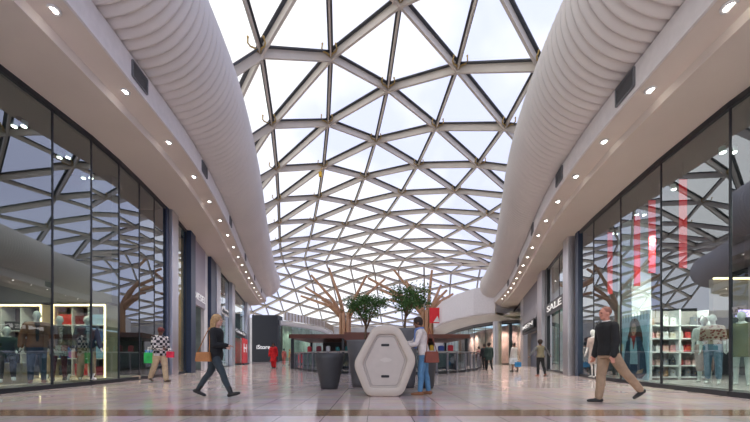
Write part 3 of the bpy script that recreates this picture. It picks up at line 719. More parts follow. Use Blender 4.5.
q = MB(); q.box((0, 104, 5), (60, .4, 10)); struct(q.build('wall_far', mat('far_wall', (.42, .40, .38), .8, noise=.3, scale=.25)))
q = MB(); q.box((-26, 62, 4), (14, .3, 8)); struct(q.build('wall_far', M_white))

# ------------------------------------------------------------------ far end, right: white parapet above a glazed shop
pp = [(12.6, 35.6), (11.0, 37.5), (9.9, 41), (9.2, 46), (9.6, 54), (11, 64), (14, 80)]
struct(poly_wall(pp, 5.45, 8.35, .3, mat('white_parapet', (.80, .77, .80), .5), 'wall_right'))
sf = [(15.8, 37.0), (13.9, 38.5), (12.6, 43), (12.2, 50), (12.6, 60), (14.4, 72), (17, 84)]
q = MB()
for k in range(len(pp) - 1):
    a, b, c, d_ = pp[k], pp[k + 1], sf[k + 1], sf[k]
    q.add([(a[0], a[1], 5.3), (b[0], b[1], 5.3), (c[0], c[1], 4.85), (d_[0], d_[1], 4.85), (a[0], a[1], 5.5), (b[0], b[1], 5.5), (c[0], c[1], 5.5), (d_[0], d_[1], 5.5)],
          [(0, 3, 2, 1), (4, 5, 6, 7), (0, 1, 5, 4), (2, 3, 7, 6)])
struct(q.build('ceiling', M_fasc))
struct(poly_wall(sf, 4.6, 4.95, .35, M_vent, 'trim_9'))
M_rs = mat('far_shop_back_red', (.30, .14, .12), .8, noise=.6, scale=.8)
struct(poly_wall([(x + 4, y + 1) for x, y in sf], 0, 4.8, .2, M_rs, 'wall_right'))
for a, b in zip(sf, sf[1:]):
    A_, B_ = Vector((*a, 0)), Vector((*b, 0)); n = max(1, int((B_ - A_).length / 2.3))
    for k in range(n): pane('right', A_.lerp(B_, k / n), A_.lerp(B_, (k + 1) / n), 0, 4.6, gm=_MATS['far_glass'])
q = MB(); q.lathe((13.3, 37.0, 0), [(.45, 0), (.45, 4.7)], 20); struct(q.build('pillar', M_steel))
area((15.5, 45, 4.5), 3, 6, 300, (1, .85, .8)); area((15.5, 56, 4.5), 3, 6, 300, (1, .9, .85))
t = thing('red_banner', 'red and white banner hung on the far white parapet', 'banner', (8.72, 48.5, 6.2), .0)
MB().box((0, 0, .55), (1.9, .06, 2.2)).build('panel', mat('banner_red'), t)
MB().prism([(-.4, -.4), (.5, -.4), (.2, .5)], (0, -.04, 0), (1, 0, 0), (0, 0, 1), (0, -.01, 0)).build('emblem', M_white, t)

q = MB(); q.box((19.5, 38.6, 6.6), (12, .3, 4.0)); struct(q.build('wall_far', M_fasc))
q = MB(); q.box((18.5, 37.5, 5.3), (9.5, 5.5, .2)); struct(q.build('ceiling', M_fasc))

# ------------------------------------------------------------------ timber tree columns
M_timber = mat('timber_column', (.44, .24, .13), .55, noise=.15, scale=1.5, stretch=(1, 1, .1))
def timber(base, Y, spine, tips, label):
    x0 = (base - CX) * Y / FPX; t = thing('timber_column', label, 'column', (x0, Y, 0))
    for k in range(7):
        an = 2 * PI * k / 7; r = 1.0
        m = MB(); m.sm = True; m.tube([(r * math.cos(an), r * math.sin(an), 0), (r * .82 * math.cos(an), r * .82 * math.sin(an), 5.5), (r * .9 * math.cos(an), r * .9 * math.sin(an), 9.0)], [.36, .32, .28], 8); m.build('trunk_stem', M_timber, t)
    for k, (px, py, ang0, dy) in enumerate(tips):
        yy = Y + dy; s = FPX / yy; X = (px - CX) / s - x0; Z = EYE + (HZ - py) / s
        st = Vector((math.cos(ang0) * .7, math.sin(ang0) * .5, 8.2)); en = Vector((X, dy, Z))
        mid = st.lerp(en, .3) + Vector((0, 0, 1.0 if abs(X) > 3 else .2))
        m = MB(); m.sm = True; m.tube([st, st.lerp(mid, .5) + Vector((0, 0, .2)), mid, en], [.40, .36, .30, .20], 8); m.build('branch', M_timber, t)
    return t
timber(345, 64, 0, [(305, 287, 2.8, -2), (301, 296, 3.2, 3), (311, 275, 2.5, 0), (329, 268, 1.9, 2), (367, 275, .6, -1), (385, 279, .3, 2), (372, 300, .1, -3), (322, 300, 3, 4)], 'branching timber column beyond the low round planter')
timber(427, 60, 0, [(368, 278, 2.8, -2), (394, 270, 2.4, 1), (406, 281, 2.2, 3), (432, 270, 1.4, 0), (441, 285, 1, 2), (447, 290, .7, -1), (453, 294, .5, 2), (459, 297, .2, 0), (390, 300, 3.1, -3), (380, 290, 3, 4)], 'branching timber column beyond the man with the scarf')

# ------------------------------------------------------------------ cafe island with its balustrade
bal = [(-7.3, 29.5), (-6.5, 26.4), (-5.45, 23.2), (-4.3, 20.4), (-3.0, 18.0), (-1.2, 16.2), (1.0, 15.6), (2.9, 16.0), (4.9, 18.4), (6.6, 21.8), (8.1, 26.0), (9.3, 31.0)]
t = thing('balustrade', 'curved glass and steel balustrade around the cafe island', 'balustrade', (0, 20, 0))
for k, (a, b) in enumerate(zip(bal, bal[1:])):
    a = Vector((a[0], a[1] - 20, 0)); b = Vector((b[0], b[1] - 20, 0)); n = 3; ang = math.atan2((b - a).y, (b - a).x)
    for j in range(n):
        p, r = a.lerp(b, j / n), a.lerp(b, (j + 1) / n); c = (p + r) / 2
        m = MB(); m.box(c + Vector((0, 0, .56)), ((r - p).length - .1, .02, .86), ang); m.build('glass_panel', G_rail, t)
        m = MB(); m.box(p + Vector((0, 0, .54)), (.06, .10, 1.08), ang); m.box(p + Vector((0, 0, .03)), (.16, .16, .06), ang); m.build('rail_post', M_grey, t)
    m = MB(); m.beam(a + Vector((0, 0, 1.09)), b + Vector((0, 0, 1.09)), .08, .05); m.build('handrail', M_steel, t)
    m = MB(); m.box((a + b) / 2 + Vector((0, 0, .07)), ((b - a).length, .06, .12), ang); m.build('kick_rail', M_dark, t)
# cafe kiosk
M_wood = mat('dark_red_wood', (.17, .06, .04), .5, noise=.2, scale=2, stretch=(.2, 1, 1))
t = thing('cafe_kiosk', 'open cafe kiosk with dark red timber canopy behind the planters', 'kiosk', (0, 27, 0))
m = MB(); m.box((.3, 0, 2.24), (12.4, 7.5, .28)); m.build('canopy', M_wood, t)
m = MB(); m.box((-1.0, -4.6, 2.14), (1.9, 1.6, .5)); m.build('front_canopy', M_wood, t)
for x, y in ((-5.7, -3.5), (-5.7, 3.5), (6.3, -3.5), (6.3, 3.5), (-2.2, -3.5), (2.8, -3.5)):
    m = MB(); m.box((x, y, 1.05), (.18, .18, 2.1)); m.build('canopy_post', M_dark, t)
m = MB(); m.box((.3, -3.1, .55), (10.8, .7, 1.1)); m.build('counter', mat('counter_dark', (.06, .065, .08), .4), t)
m = MB(); m.box((.3, -3.1, 1.13), (11.0, .8, .06)); m.build('counter_top', mat('counter_top', (.5, .48, .45), .3), t)
m = MB(); m.box((.3, 2.2, 1.04), (9.5, .3, 2.08)); m.build('back_shelf', mat('kiosk_back', (.12, .10, .10), .6), t)
cl = [('red', (.6, .03, .05)), ('blue', (.04, .08, .35)), ('yellow', (.8, .5, .04)), ('teal', (.03, .25, .25)), ('white', (.75, .75, .75)), ('maroon', (.25, .03, .05))]
for k in range(16):
    nm, rgb = cl[(k * 5 + k // 4) % 6]; x = -4.6 + k * .66; o = MB()
    w_ = random.uniform(.25, .4); h_ = random.uniform(.28, .5)
    o.box((0, 0, h_ / 2), (w_, .3, h_)); o.box((0, 0, h_ + .02), (w_ * .7, .22, .04))
    o = o.build('counter_box', mat('box_' + nm, rgb, .5), bevel=.02); o.location = (x, 23.9, 1.165)
    tag(o, '%s display box, number %s from the left along the cafe counter' % (nm, ['one', 'two', 'three', 'four', 'five', 'six', 'seven', 'eight', 'nine', 'ten', 'eleven', 'twelve', 'thirteen', 'fourteen', 'fifteen', 'sixteen'][k]), 'box', 'display boxes on the cafe counter')

# ------------------------------------------------------------------ hexagonal kiosk in the middle
M_cream = mat('cream_moulded_shell', (.55, .48, .41), .35, noise=.03)
M_creamd = mat('cream_recess_panel', (.53, .47, .42), .4)
s_ = (396.5 - HZ) / EYE; Yh = FPX / s_; cxh = (385 - CX) / s_
t = thing('hexagonal_kiosk', 'tall cream hexagonal charging pod standing between the dark planters', 'kiosk', (cxh, Yh, 0))
HX = lambda px: (px - 385) / s_
HZz = lambda py: (396.5 - py) / s_
def rounded(poly, r, n=5):
    out = []; N = len(poly)
    for i in range(N):
        p0, p1, p2 = Vector(poly[i - 1]), Vector(poly[i]), Vector(poly[(i + 1) % N])
        a = p1 + (p0 - p1).normalized() * r; b = p1 + (p2 - p1).normalized() * r
        for k in range(n + 1):
            q = k / n; out.append(tuple(a.lerp(p1, q).lerp(p1.lerp(b, q), q)))
    return out
def hexpoly(g):
    base = [(352.8, 364.0), (374.0, 325.2), (398.5, 325.2), (417.2, 359.5), (402.5, 396.4), (366.0, 396.4)]
    c = Vector((385.5, 361)); out = []
    for x, y in base:
        v = Vector((x, y)); d = (c - v).normalized(); v = v + d * g; out.append((HX(v.x), HZz(v.y)))
    return out[::-1]
outer = rounded(hexpoly(0), .16); inn = rounded(hexpoly(9.5), .08); ins = rounded(hexpoly(10.5), .08)
n = len(outer); m = MB(); m.sm = True; dep = .75
rings = [([(x, z) for x, z in inn], .09), (inn, -.0), (rounded(hexpoly(9.0), .08), -.008), (rounded(hexpoly(1.0), .15), -.008), (rounded(hexpoly(.2), .16), .004), (outer, .03), (outer, dep), (rounded(hexpoly(4), .14), dep + .04)]
vs = [(x, y, z) for r, y in rings for x, z in r]
fs = [(i * n + k, i * n + (k + 1) % n, (i + 1) * n + (k + 1) % n, (i + 1) * n + k) for i in range(len(rings) - 1) for k in range(n)] + [tuple((len(rings) - 1) * n + k for k in range(n))]
m.add(vs, fs); m.build('shell', M_cream, t)
m = MB(); m.prism(rounded(hexpoly(9.6), .08), (0, .055, 0), (1, 0, 0), (0, 0, 1), (0, .03, 0)); fp = m.build('front_panel', M_creamd, t)
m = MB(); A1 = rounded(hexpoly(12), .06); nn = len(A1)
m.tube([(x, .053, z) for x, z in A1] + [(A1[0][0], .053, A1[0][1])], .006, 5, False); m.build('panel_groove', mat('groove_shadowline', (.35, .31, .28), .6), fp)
for py in (345, 376.5):
    m = MB(); m.prism(rounded([(-.085, -.026), (.085, -.026), (.085, .026), (-.085, .026)], .02), (HX(385.3), .053, HZz(py)), (1, 0, 0), (0, 0, 1), (0, -.006, 0)); m.build('hand_slot', M_black, fp)
m = MB()
m.prism([(-.13, 0), (-.02, .055), (.11, .03), (.14, 0), (.1, -.03), (-.02, -.05)], (HX(385.5), .054, HZz(360)), (1, 0, 0), (0, 0, 1), (0, -.002, 0)); m.build('emblem', mat('faint_emblem', (.60, .545, .49), .35), fp)

# ------------------------------------------------------------------ planters
M_pot = mat('anthracite_planter', (.05, .052, .058), .45, noise=.1, scale=3)
M_pot2 = mat('grey_planter', (.13, .132, .145), .5, noise=.1, scale=3)
M_peb = mat('pale_pebbles', (.6, .58, .55), .7, noise=.4, scale=30, bump=.6)
M_leaf = mat('leaf_green', (.06, .14, .03), .5, noise=.4, scale=8)
M_bark = mat('bark', (.16, .10, .06), .8, noise=.3, scale=10)
def pot(cx_, by, prof_px, m, name, label, cat, tree=None):
    s = (by - HZ) / EYE; Y = FPX / s; X = (cx_ - CX) / s
    t = thing(name, label, cat, (X, Y + prof_px[-1][0] / s * .0, 0))
    pr = [(r / s, z / s) for r, z in prof_px]
    R, H = pr[-1]
    q = MB(); q.sm = True; q.lathe((0, 0, 0), [(0.001, 0)] + pr + [(R * .93, H), (R * .90, H - .10), (0.001, H - .10)], 40); q.build('planter', m, t)
    q = MB(); q.lathe((0, 0, 0), [(R * .895, H - .098), (R * .6, H - .06), (0.001, H - .05)], 30); q.build('pebble_mulch', M_peb, t)
    if tree:
        rx, rzz, cxo, cz, seed, n = tree; rnd = random.Random(seed)
        q = MB(); q.sm = True; q.tube([(0, 0, H - .06), (.02, 0, H + .25), (cxo * .4, 0, cz - rzz * .4)], [.035, .03, .022], 8)
        hubs = []
        for k in range(14):
            a = rnd.uniform(0, 2 * PI); rr = rnd.uniform(.3, .95); e = Vector((cxo + math.cos(a) * rx * rr, math.sin(a) * rx * .8 * rr, cz + rnd.uniform(-.6, .8) * rzz)); hubs.append(e)
            st = Vector((cxo * .3, 0, H + .25 + rnd.uniform(0, .2))); q.tube([st, st.lerp(e, .5) + Vector((0, 0, .05)), e], [.018, .012, .006], 5)
        q.build('trunk', M_bark, t)
        q = MB()
        for k in range(n):
            h = rnd.choice(hubs); p = h + Vector((rnd.gauss(0, rx * .2), rnd.gauss(0, rx * .2), rnd.gauss(0, rzz * .24)))
            d = Vector((rnd.uniform(-1, 1), rnd.uniform(-1, 1), rnd.uniform(-.7, .5))).normalized(); sd = d.cross(Vector((rnd.uniform(-1, 1), rnd.uniform(-1, 1), 1))).normalized(); nn_ = d.cross(sd) * .004
            l = rnd.uniform(.05, .085); wd = l * .28
            q.add([p, p + d * l * .5 + sd * wd + nn_, p + d * l, p + d * l * .5 - sd * wd + nn_, p + d * l * .5 - nn_ * 2], [(0, 1, 2, 3), (0, 4, 1), (1, 4, 2), (2, 4, 3), (3, 4, 0)])
        q.build('foliage', M_leaf, t)
    return t
pot(329.5, 388.6, [(8.2, 0), (9, 3), (12.6, 20), (14.4, 30), (14.9, 35)], M_pot, 'round_planter', 'low dark round planter with pale pebbles left of the hexagonal pod', 'planter')
pot(365.0, 386.5, [(12.5, 0), (13.5, 6), (18.3, 44.5), (18.6, 46)], M_pot2, 'potted_tree', 'leafy tree in a tall grey planter behind the left of the hexagonal pod', 'plant', (.58, .34, .08, 2.20, 3, 2600))
pot(404.5, 387.5, [(9.5, 0), (10.5, 6), (13.6, 56), (14, 58.5)], M_pot2, 'potted_tree', 'leafy tree in the tallest grey planter behind the right of the pod', 'plant', (.56, .34, .10, 2.36, 5, 2400))
pot(427.5, 388.0, [(5.6, 0), (6.5, 4), (8.6, 27), (8.8, 29)], M_pot, 'round_planter', 'small dark round planter behind the legs of the man with the scarf', 'planter')

# ------------------------------------------------------------------ people and mannequins
def remesh(mb, voxel, smooth=3):
    me = bpy.data.meshes.new('tmp'); me.from_pydata(mb.v, [], mb.f); me.update()
    o = bpy.data.objects.new('tmp', me); COL.objects.link(o)
    r = o.modifiers.new('r', 'REMESH'); r.mode = 'VOXEL'; r.voxel_size = voxel; r.use_smooth_shade = True
    if smooth:
        s = o.modifiers.new('s', 'SMOOTH'); s.factor = .5; s.iterations = smooth
    bpy.context.view_layer.update()
    out = bpy.data.meshes.new_from_object(o.evaluated_get(bpy.context.evaluated_depsgraph_get()))
    bpy.data.objects.remove(o); bpy.data.meshes.remove(me)
    for p in out.polygons: p.use_smooth = True
    return out
def put(me, name, m, parent):
    me.materials.clear(); me.materials.append(m); me.name = name
    o = bpy.data.objects.new(name, me); COL.objects.link(o); o.parent = parent; return o
def rad(a): return math.radians(a)
def torso_loft(mb, J, off, z0, z1, fem=0.0, flare=0.0):
    prof = [(.80, .10, .150), (.86, .108, .168), (.94, .112, .172 + .008 * fem), (1.04, .100, .150 - .012 * fem), (1.12, .095, .138 - .014 * fem), (1.22, .106, .152 - .01 * fem), (1.32, .114, .172 - .014 * fem), (1.39, .106, .176 - .018 * fem), (1.43, .085, .150), (1.46, .068, .100), (1.49, .058, .066)]
    zs = [z for z, _, _ in prof]; lst = [z0] + [z for z in zs if z0 + .02 < z < z1 - .02] + [z1]
    vs = []; n = 20
    for i, z in enumerate(lst):
        d = np.interp(z, zs, [p[1] for p in prof]); wd = np.interp(z, zs, [p[2] for p in prof])
        ex = off + (flare * max(0, (.95 - z) / .5) if flare else 0)
        for k in range(n):
            t = 2 * PI * k / n; c, s = math.cos(t), math.sin(t)
            c = math.copysign(abs(c) ** .85, c); s = math.copysign(abs(s) ** .85, s)
            vs.append(J['T'](Vector(((d + ex) * c, (wd + ex) * s, z))))
    fs = [(i * n + k, i * n + (k + 1) % n, (i + 1) * n + (k + 1) % n, (i + 1) * n + k) for i in range(len(lst) - 1) for k in range(n)] + [tuple(reversed(range(n))), tuple((len(lst) - 1) * n + k for k in range(n))]
    mb.add(vs, fs)
def joints(pose):
    """skeleton facing +X, left side +Y, 1.75 m tall"""
    lean = rad(pose.get('lean', 3)); hz = .93; J = {}
    def T(v):
        if v.z <= hz: return Vector(v)
        r = v.z - hz; return Vector((v.x * math.cos(lean) + r * math.sin(lean), v.y, hz + r * math.cos(lean) - v.x * math.sin(lean)))
    low = 9
    for s, k in ((1, 'L'), (-1, 'R')):
        th, kn, ft, ab = (list(pose.get('leg' + k, (4, 4, 0))) + [2])[:4]
        h = Vector((0, s * .088, .92)); a = rad(th); b = rad(th - kn); o = rad(ab)
        knee = h + Vector((math.sin(a), s * math.sin(o), -math.cos(a))).normalized() * .43
        ank = knee + Vector((math.sin(b), s * math.sin(o) * .5, -math.cos(b))).normalized() * .42
        p = rad(ft); fd = Vector((math.cos(p), s * .12, -math.sin(p))).normalized(); up_ = Vector((math.sin(p), 0, math.cos(p)))
        heel = ank - fd * .045 - up_ * .045; ball = ank + fd * .12 - up_ * .052; toe = ank + fd * .175 - up_ * .055
        J['hip' + k], J['knee' + k], J['ank' + k], J['heel' + k], J['ball' + k], J['toe' + k], J['fd' + k] = h, knee, ank, heel, ball, toe, fd
        low = min(low, heel.z - .03, ball.z - .025, toe.z - .02)
        sw, out, el, inn = pose.get('arm' + k, (5, 8, 15, 0)); wsh = pose.get('sh', .178)
        sh = T(Vector((0, s * wsh, 1.40))); a = rad(sw) ; o = rad(out)
        ud = Vector((math.sin(a) * math.cos(o), s * math.sin(o), -math.cos(a) * math.cos(o))).normalized()
        elb = sh + ud * .29; b = rad(sw + el); q = rad(inn)
        fdir = Vector((math.sin(b) * math.cos(q), -s * math.sin(q) + s * math.sin(o) * (1 if abs(out) > 30 else .3), -math.cos(b) * math.cos(q))).normalized()
        wr = elb + fdir * .25
        J['sh' + k], J['elb' + k], J['wr' + k], J['hd' + k] = sh, elb, wr, fdir
    J['low'] = low; J['T'] = T; nod = rad(pose.get('nod', 5)); turn = rad(pose.get('turn', 0))
    J['neck'] = T(Vector((0, 0, 1.47))); J['R'] = Matrix.Rotation(turn, 3, 'Z') @ Matrix.Rotation(nod, 3, 'Y')
    J['head'] = T(Vector((.012, 0, 1.545))) + J['R'] @ Vector((.008, 0, .085))
    return J
def add_hand(mb, w, d, side, curl, fing):
    up_ = Vector((0, 0, 1)); ref = Vector((1, 0, 0)) if abs(d.x) < .8 else Vector((0, 0, 1))
    s = (ref - d * ref.dot(d)).normalized()          # thumb side
    n = d.cross(s).normalized() * (1 if side == 'R' else -1)   # towards the palm
    mb.cap(w, w + d * .03, .024, .026, 8); mb.cap(w + d * .03 + s * .018, w + d * .075 + s * .024, .017, .015, 8); mb.cap(w + d * .03 - s * .014, w + d * .072 - s * .022, .017, .014, 8); mb.cap(w + d * .03, w + d * .08, .018, .015, 8)
    if not fing:
        mb.cap(w + d * .08, w + d * .13 + n * .03, .022, .014, 8); mb.cap(w + d * .03 + s * .03, w + d * .075 + s * .05, .011, .009, 6); return
    for off, L in ((.030, .066), (.010, .076), (-.011, .070), (-.031, .054)):
        b = w + d * .085 + s * off; dd = (d + n * curl * .6).normalized(); m_ = b + dd * L * .5; d2 = (d + n * curl * 1.6).normalized(); e = m_ + d2 * L * .5
        mb.cap(b, m_, .0095, .0088, 6); mb.cap(m_, e, .0088, .0075, 6)
    b = w + d * .03 + s * .028; m_ = b + (d * .7 + s * .7 + n * .2).normalized() * .038; e = m_ + (d * .9 + s * .25 + n * .5).normalized() * .03
    mb.cap(b, m_, .0125, .0105, 6); mb.cap(m_, e, .0105, .0088, 6)
def limb(mb, J, k, which, off, frac=1.0):
    if which == 'arm':
        a, b, c = J['sh' + k], J['elb' + k], J['wr' + k]
        mb.cap(a, b, .050 + off, .039 + off, 12)
        if frac > .5: mb.cap(b, b.lerp(c, min(1, (frac - .5) * 2)), .039 + off, .029 + off * 1.1, 12)
    else:
        a, b, c = J['hip' + k], J['knee' + k], J['ank' + k]
        mb.cap(a, a.lerp(b, min(1, frac * 2)), .088 + off, (.058 if frac >= .5 else .07) + off, 14)
        if frac > .5:
            e = b.lerp(c, min(1, (frac - .5) * 2)); mid = b.lerp(c, .32) - (J['fd' + k] * .012)
            mb.cap(b, mid, .056 + off, .055 + off, 12)
            if frac > .7: mb.cap(mid, e, .055 + off, .038 + off * 1.25, 12)
SKIN = {'fair': (.62, .36, .27), 'brown': (.22, .10, .06), 'dark': (.12, .055, .035), 'red': (.55, .25, .18)}
def figure(kind, label, loc, face, H, pose, look, group=None, cat=None):
    """kind: 'person' or 'mannequin'"""
    near = look.get('near', False); vox = .0085 if near else .014
    J = joints(pose); sc = H / 1.75; base = -J['low'] if not pose.get('sit') else 0
    t = thing(kind, label, cat or kind, (loc[0], loc[1], loc[2]), face, group); t.scale = (sc, sc, sc)
    root = t
    sh = Vector((0, 0, base + pose.get('dz', 0)))
    def fin(o): o.location = sh; return o
    man = kind == 'mannequin'
    skin = mat('mannequin_white', (.78, .77, .75), .35) if man else mat('skin_' + look.get('skin', 'fair'), SKIN[look.get('skin', 'fair')], .55)
    fem = look.get('fem', 0)
    # body with head, face and hands: one surface
    b = MB(); torso_loft(b, J, -.004, .82, 1.49, fem)
    for k in 'LR':
        limb(b, J, k, 'leg', 0); limb(b, J, k, 'arm', 0)
        b.cap(J['heel' + k], J['ball' + k], .034, .030, 10); b.cap(J['ball' + k], J['toe' + k], .030, .022, 10); b.cap(J['ank' + k], J['heel' + k].lerp(J['ball' + k], .3), .038, .036, 10)
        add_hand(b, J['wr' + k], J['hd' + k], k, look.get('curl', .6), near)
        b.cap(J['sh' + k], J['sh' + k].lerp(J['neck'], .6), .055, .05, 10)
    R = J['R']; hc = J['head']; L_ = lambda x, y, z: hc + R @ Vector((x, y, z))
    b.cap(J['neck'] - Vector((0, 0, .05)), L_(-.018, 0, -.05), .058, .052, 12)
    b.ball(L_(-.006, 0, .022), (.095, .076, .098), 20, 14, R); b.ball(L_(.026, 0, -.042), (.060, .056, .072), 16, 12, R); b.ball(L_(.062, 0, -.092), (.024, .026, .020), 10, 8, R)
    b.cap(L_(.086, 0, .012), L_(.104, 0, -.024), .009, .013, 8)
    for s in (-1, 1):
        b.ball(L_(-.006, s * .077, -.012), (.022, .010, .032), 10, 8, R); b.ball(L_(.066, s * .034, -.022), (.02, .02, .018), 8, 6, R)
    b.cap(L_(.082, -.034, .028), L_(.082, .034, .028), .011, .011, 8); b.cap(L_(.082, -.018, -.060), L_(.082, .018, -.060), .009, .009, 8)
    body = fin(put(remesh(b, vox, 1 if near else 2), 'body', skin, root))
    if not man:
        e = MB(); e.sm = True
        for s in (-1, 1): e.ball(L_(.083, s * .031, .006), (.008, .013, .008), 8, 6, R)
        fin(e.build('eyes', mat('eye_dark', (.04, .03, .03), .2), root))
        e = MB(); e.sm = True; e.cap(L_(.092, -.016, -.060), L_(.092, .016, -.060), .005, .005, 6); fin(e.build('lips', mat('lips', (.35, .12, .10), .5), root))
    vc = vox * 1.1
    for g in look['wear']:
        m = MB(); ty = g[0]; mm = g[1]; opt = g[2] if len(g) > 2 else {}
        if ty == 'trousers':
            o_ = opt.get('off', .014); torso_loft(m, J, o_ - .002, .82, opt.get('top', 1.02), fem)
            for k in 'LR': limb(m, J, k, 'leg', o_, opt.get('frac', .98))
            for k in 'LR':
                if opt.get('wide'): m.cap(J['knee' + k], J['ank' + k], .07, opt['wide'], 12)
        elif ty == 'top':
            o_ = opt.get('off', .018); torso_loft(m, J, o_, opt.get('hem', .90), opt.get('neck', 1.475), fem, opt.get('flare', 0))
            for k in 'LR':
                if opt.get('sleeve', 1) > 0: limb(m, J, k, 'arm', o_ * .85, opt.get('sleeve', 1))
                m.cap(J['sh' + k], J['sh' + k].lerp(J['neck'], .5), .052 + o_ * .6, .045 + o_ * .5, 10)
        elif ty == 'dress':
            o_ = opt.get('off', .016); torso_loft(m, J, o_, .93, opt.get('neck', 1.45), fem); h = opt.get('hem', .5); cx_ = (J['knee' + 'L'].x + J['kneeR'].x) / 2
            m.lathe((0, 0, 0), [(.001, h), (opt.get('w', .24), h), (.19, .75), (.165, .98), (.001, 1.0)], 20, .8, 1.0)
            for k in 'LR':
                if opt.get('sleeve', 1) > 0: limb(m, J, k, 'arm', o_ * .8, opt.get('sleeve', 1))
                m.cap(J['sh' + k], J['sh' + k].lerp(J['neck'], .5), .052 + o_ * .6, .045 + o_ * .5, 10)
        elif ty == 'shoes':
            for k in 'LR':
                m = MB()
                m.cap(J['heel' + k], J['ball' + k], .043, .038, 10); m.cap(J['ball' + k], J['toe' + k], .038, .03, 10); m.cap(J['ank' + k], J['heel' + k].lerp(J['ball' + k], .35), .046, .044, 10)
                if opt.get('boot'): m.cap(J['ank' + k], J['ank' + k].lerp(J['knee' + k], opt['boot']), .05, .056, 10)
                if opt.get('heel'): m.cap(J['heel' + k], J['heel' + k] - Vector((.01, 0, .02)), .03, .026, 8)
                fin(put(remesh(m, vc, 2), 'ankle_boot' if opt.get('boot') else 'shoe', mm, root))
            continue
        elif ty == 'hair':
            st = opt.get('style', 'short')
            g_ = .004 if st == 'buzz' else .014
            m.ball(L_(-.020, 0, .034), (.094 + g_, .078 + g_, .092 + g_), 18, 12, R)
            if st != 'buzz': m.ball(L_(-.045, 0, -.01), (.072, .080, .085), 16, 10, R)
            if st == 'long':
                m.cap(L_(-.07, 0, 0), L_(-.10, 0, -.24), .075, .055, 12)
                for s in (-1, 1): m.cap(L_(-.02, s * .075, .02), L_(-.02, s * .085, -.20), .034, .024, 10)
            if st == 'bun': m.ball(L_(-.09, 0, .09), (.05, .05, .05), 12, 8)
            if st == 'afro': m.ball(L_(-.03, 0, .05), (.125, .12, .115), 14, 10)
        elif ty == 'hat':
            m.ball(L_(-.01, 0, .055), (.108, .092, .075), 18, 10, R); m.cap(L_(.0, 0, .03), L_(.0, 0, .032), .10, .10, 12)
        elif ty == 'scarf':
            T = J['T']
            for i in range(14):
                a = 2 * PI * i / 14; a2 = 2 * PI * (i + 1) / 14
                m.cap(T(Vector((.01 + .075 * math.cos(a), .085 * math.sin(a), 1.485))), T(Vector((.01 + .075 * math.cos(a2), .085 * math.sin(a2), 1.485))), .032, .032, 8)
            m.cap(T(Vector((.10, .03, 1.46))), T(Vector((.165, .03, 1.10))), .035, .045, 10); m.cap(T(Vector((.10, -.03, 1.46))), T(Vector((.16, -.03, 1.18))), .03, .04, 10)
        elif ty == 'collar':
            T = J['T']
            for i in range(12):
                a = 2 * PI * i / 12; a2 = 2 * PI * (i + 1) / 12
                m.cap(T(Vector((.0 + .062 * math.cos(a), .068 * math.sin(a), 1.487))), T(Vector((.062 * math.cos(a2), .068 * math.sin(a2), 1.487))), .014, .014, 6)
        elif ty == 'shirt_front':
            T = J['T']; m.prism([(-.05, 1.46), (.05, 1.46), (.028, 1.0), (-.028, 1.0)], T(Vector((.13, 0, 0))) * 0 + Vector((.128, 0, 0)), (0, 1, 0), (0, 0, 1), (.016, 0, 0))
            m.v = [tuple(T(Vector(v))) for v in m.v]
        nm = g[3] if len(g) > 3 else {'trousers': 'trousers', 'top': 'jacket', 'dress': 'dress', 'shoes': 'shoe_pair', 'hair': 'hair', 'hat': 'hat', 'scarf': 'scarf', 'collar': 'collar', 'shirt_front': 'shirt_front'}[ty]
        fin(put(remesh(m, vc if ty != 'collar' else .008, 2), nm, mm, root))
    t['_sc'] = sc
    del t['_sc']
    return t, J, sc, sh
def wp(t, J, sc, sh, v):
    return Matrix.Translation(t.location) @ Matrix.Rotation(t.rotation_euler.z, 4, 'Z') @ (sc * (v + sh))
def at_feet(px, py): p = on_floor(px, py); return (p.x, p.y, 0)
def fabric(n, c=(.3, .3, .3), **k): return mat('fabric_' + n, c, k.pop('rough', .85), noise=k.pop('noise', .12), scale=k.pop('scale', 14), bump=.1)
def plaid(name, c1, c2, s):
    m = bpy.data.materials.new(name); m.use_nodes = True; nt = m.node_tree; b = nt.nodes['Principled BSDF']; b.inputs['Roughness'].default_value = .85
    tc = nt.nodes.new('ShaderNodeTexCoord'); ch = nt.nodes.new('ShaderNodeTexChecker'); ch.inputs['Scale'].default_value = s; ch.inputs['Color1'].default_value = (*c1, 1); ch.inputs['Color2'].default_value = (*c2, 1)
    nt.links.new(tc.outputs['Object'], ch.inputs['Vector']); nt.links.new(ch.outputs['Color'], b.inputs['Base Color']); return m
def spotty(name, base, dots, sc_):
    m = bpy.data.materials.new(name); m.use_nodes = True; nt = m.node_tree; b = nt.nodes['Principled BSDF']; b.inputs['Roughness'].default_value = .85
    tc = nt.nodes.new('ShaderNodeTexCoord'); v = nt.nodes.new('ShaderNodeTexVoronoi'); v.inputs['Scale'].default_value = sc_
    r = nt.nodes.new('ShaderNodeValToRGB'); r.color_ramp.interpolation = 'CONSTANT'; r.color_ramp.elements[0].color = (*dots, 1); r.color_ramp.elements[1].position = .42; r.color_ramp.elements[1].color = (*base, 1)
    nt.links.new(tc.outputs['Object'], v.inputs['Vector']); nt.links.new(v.outputs['Distance'], r.inputs['Fac']); nt.links.new(r.outputs['Color'], b.inputs['Base Color']); return m
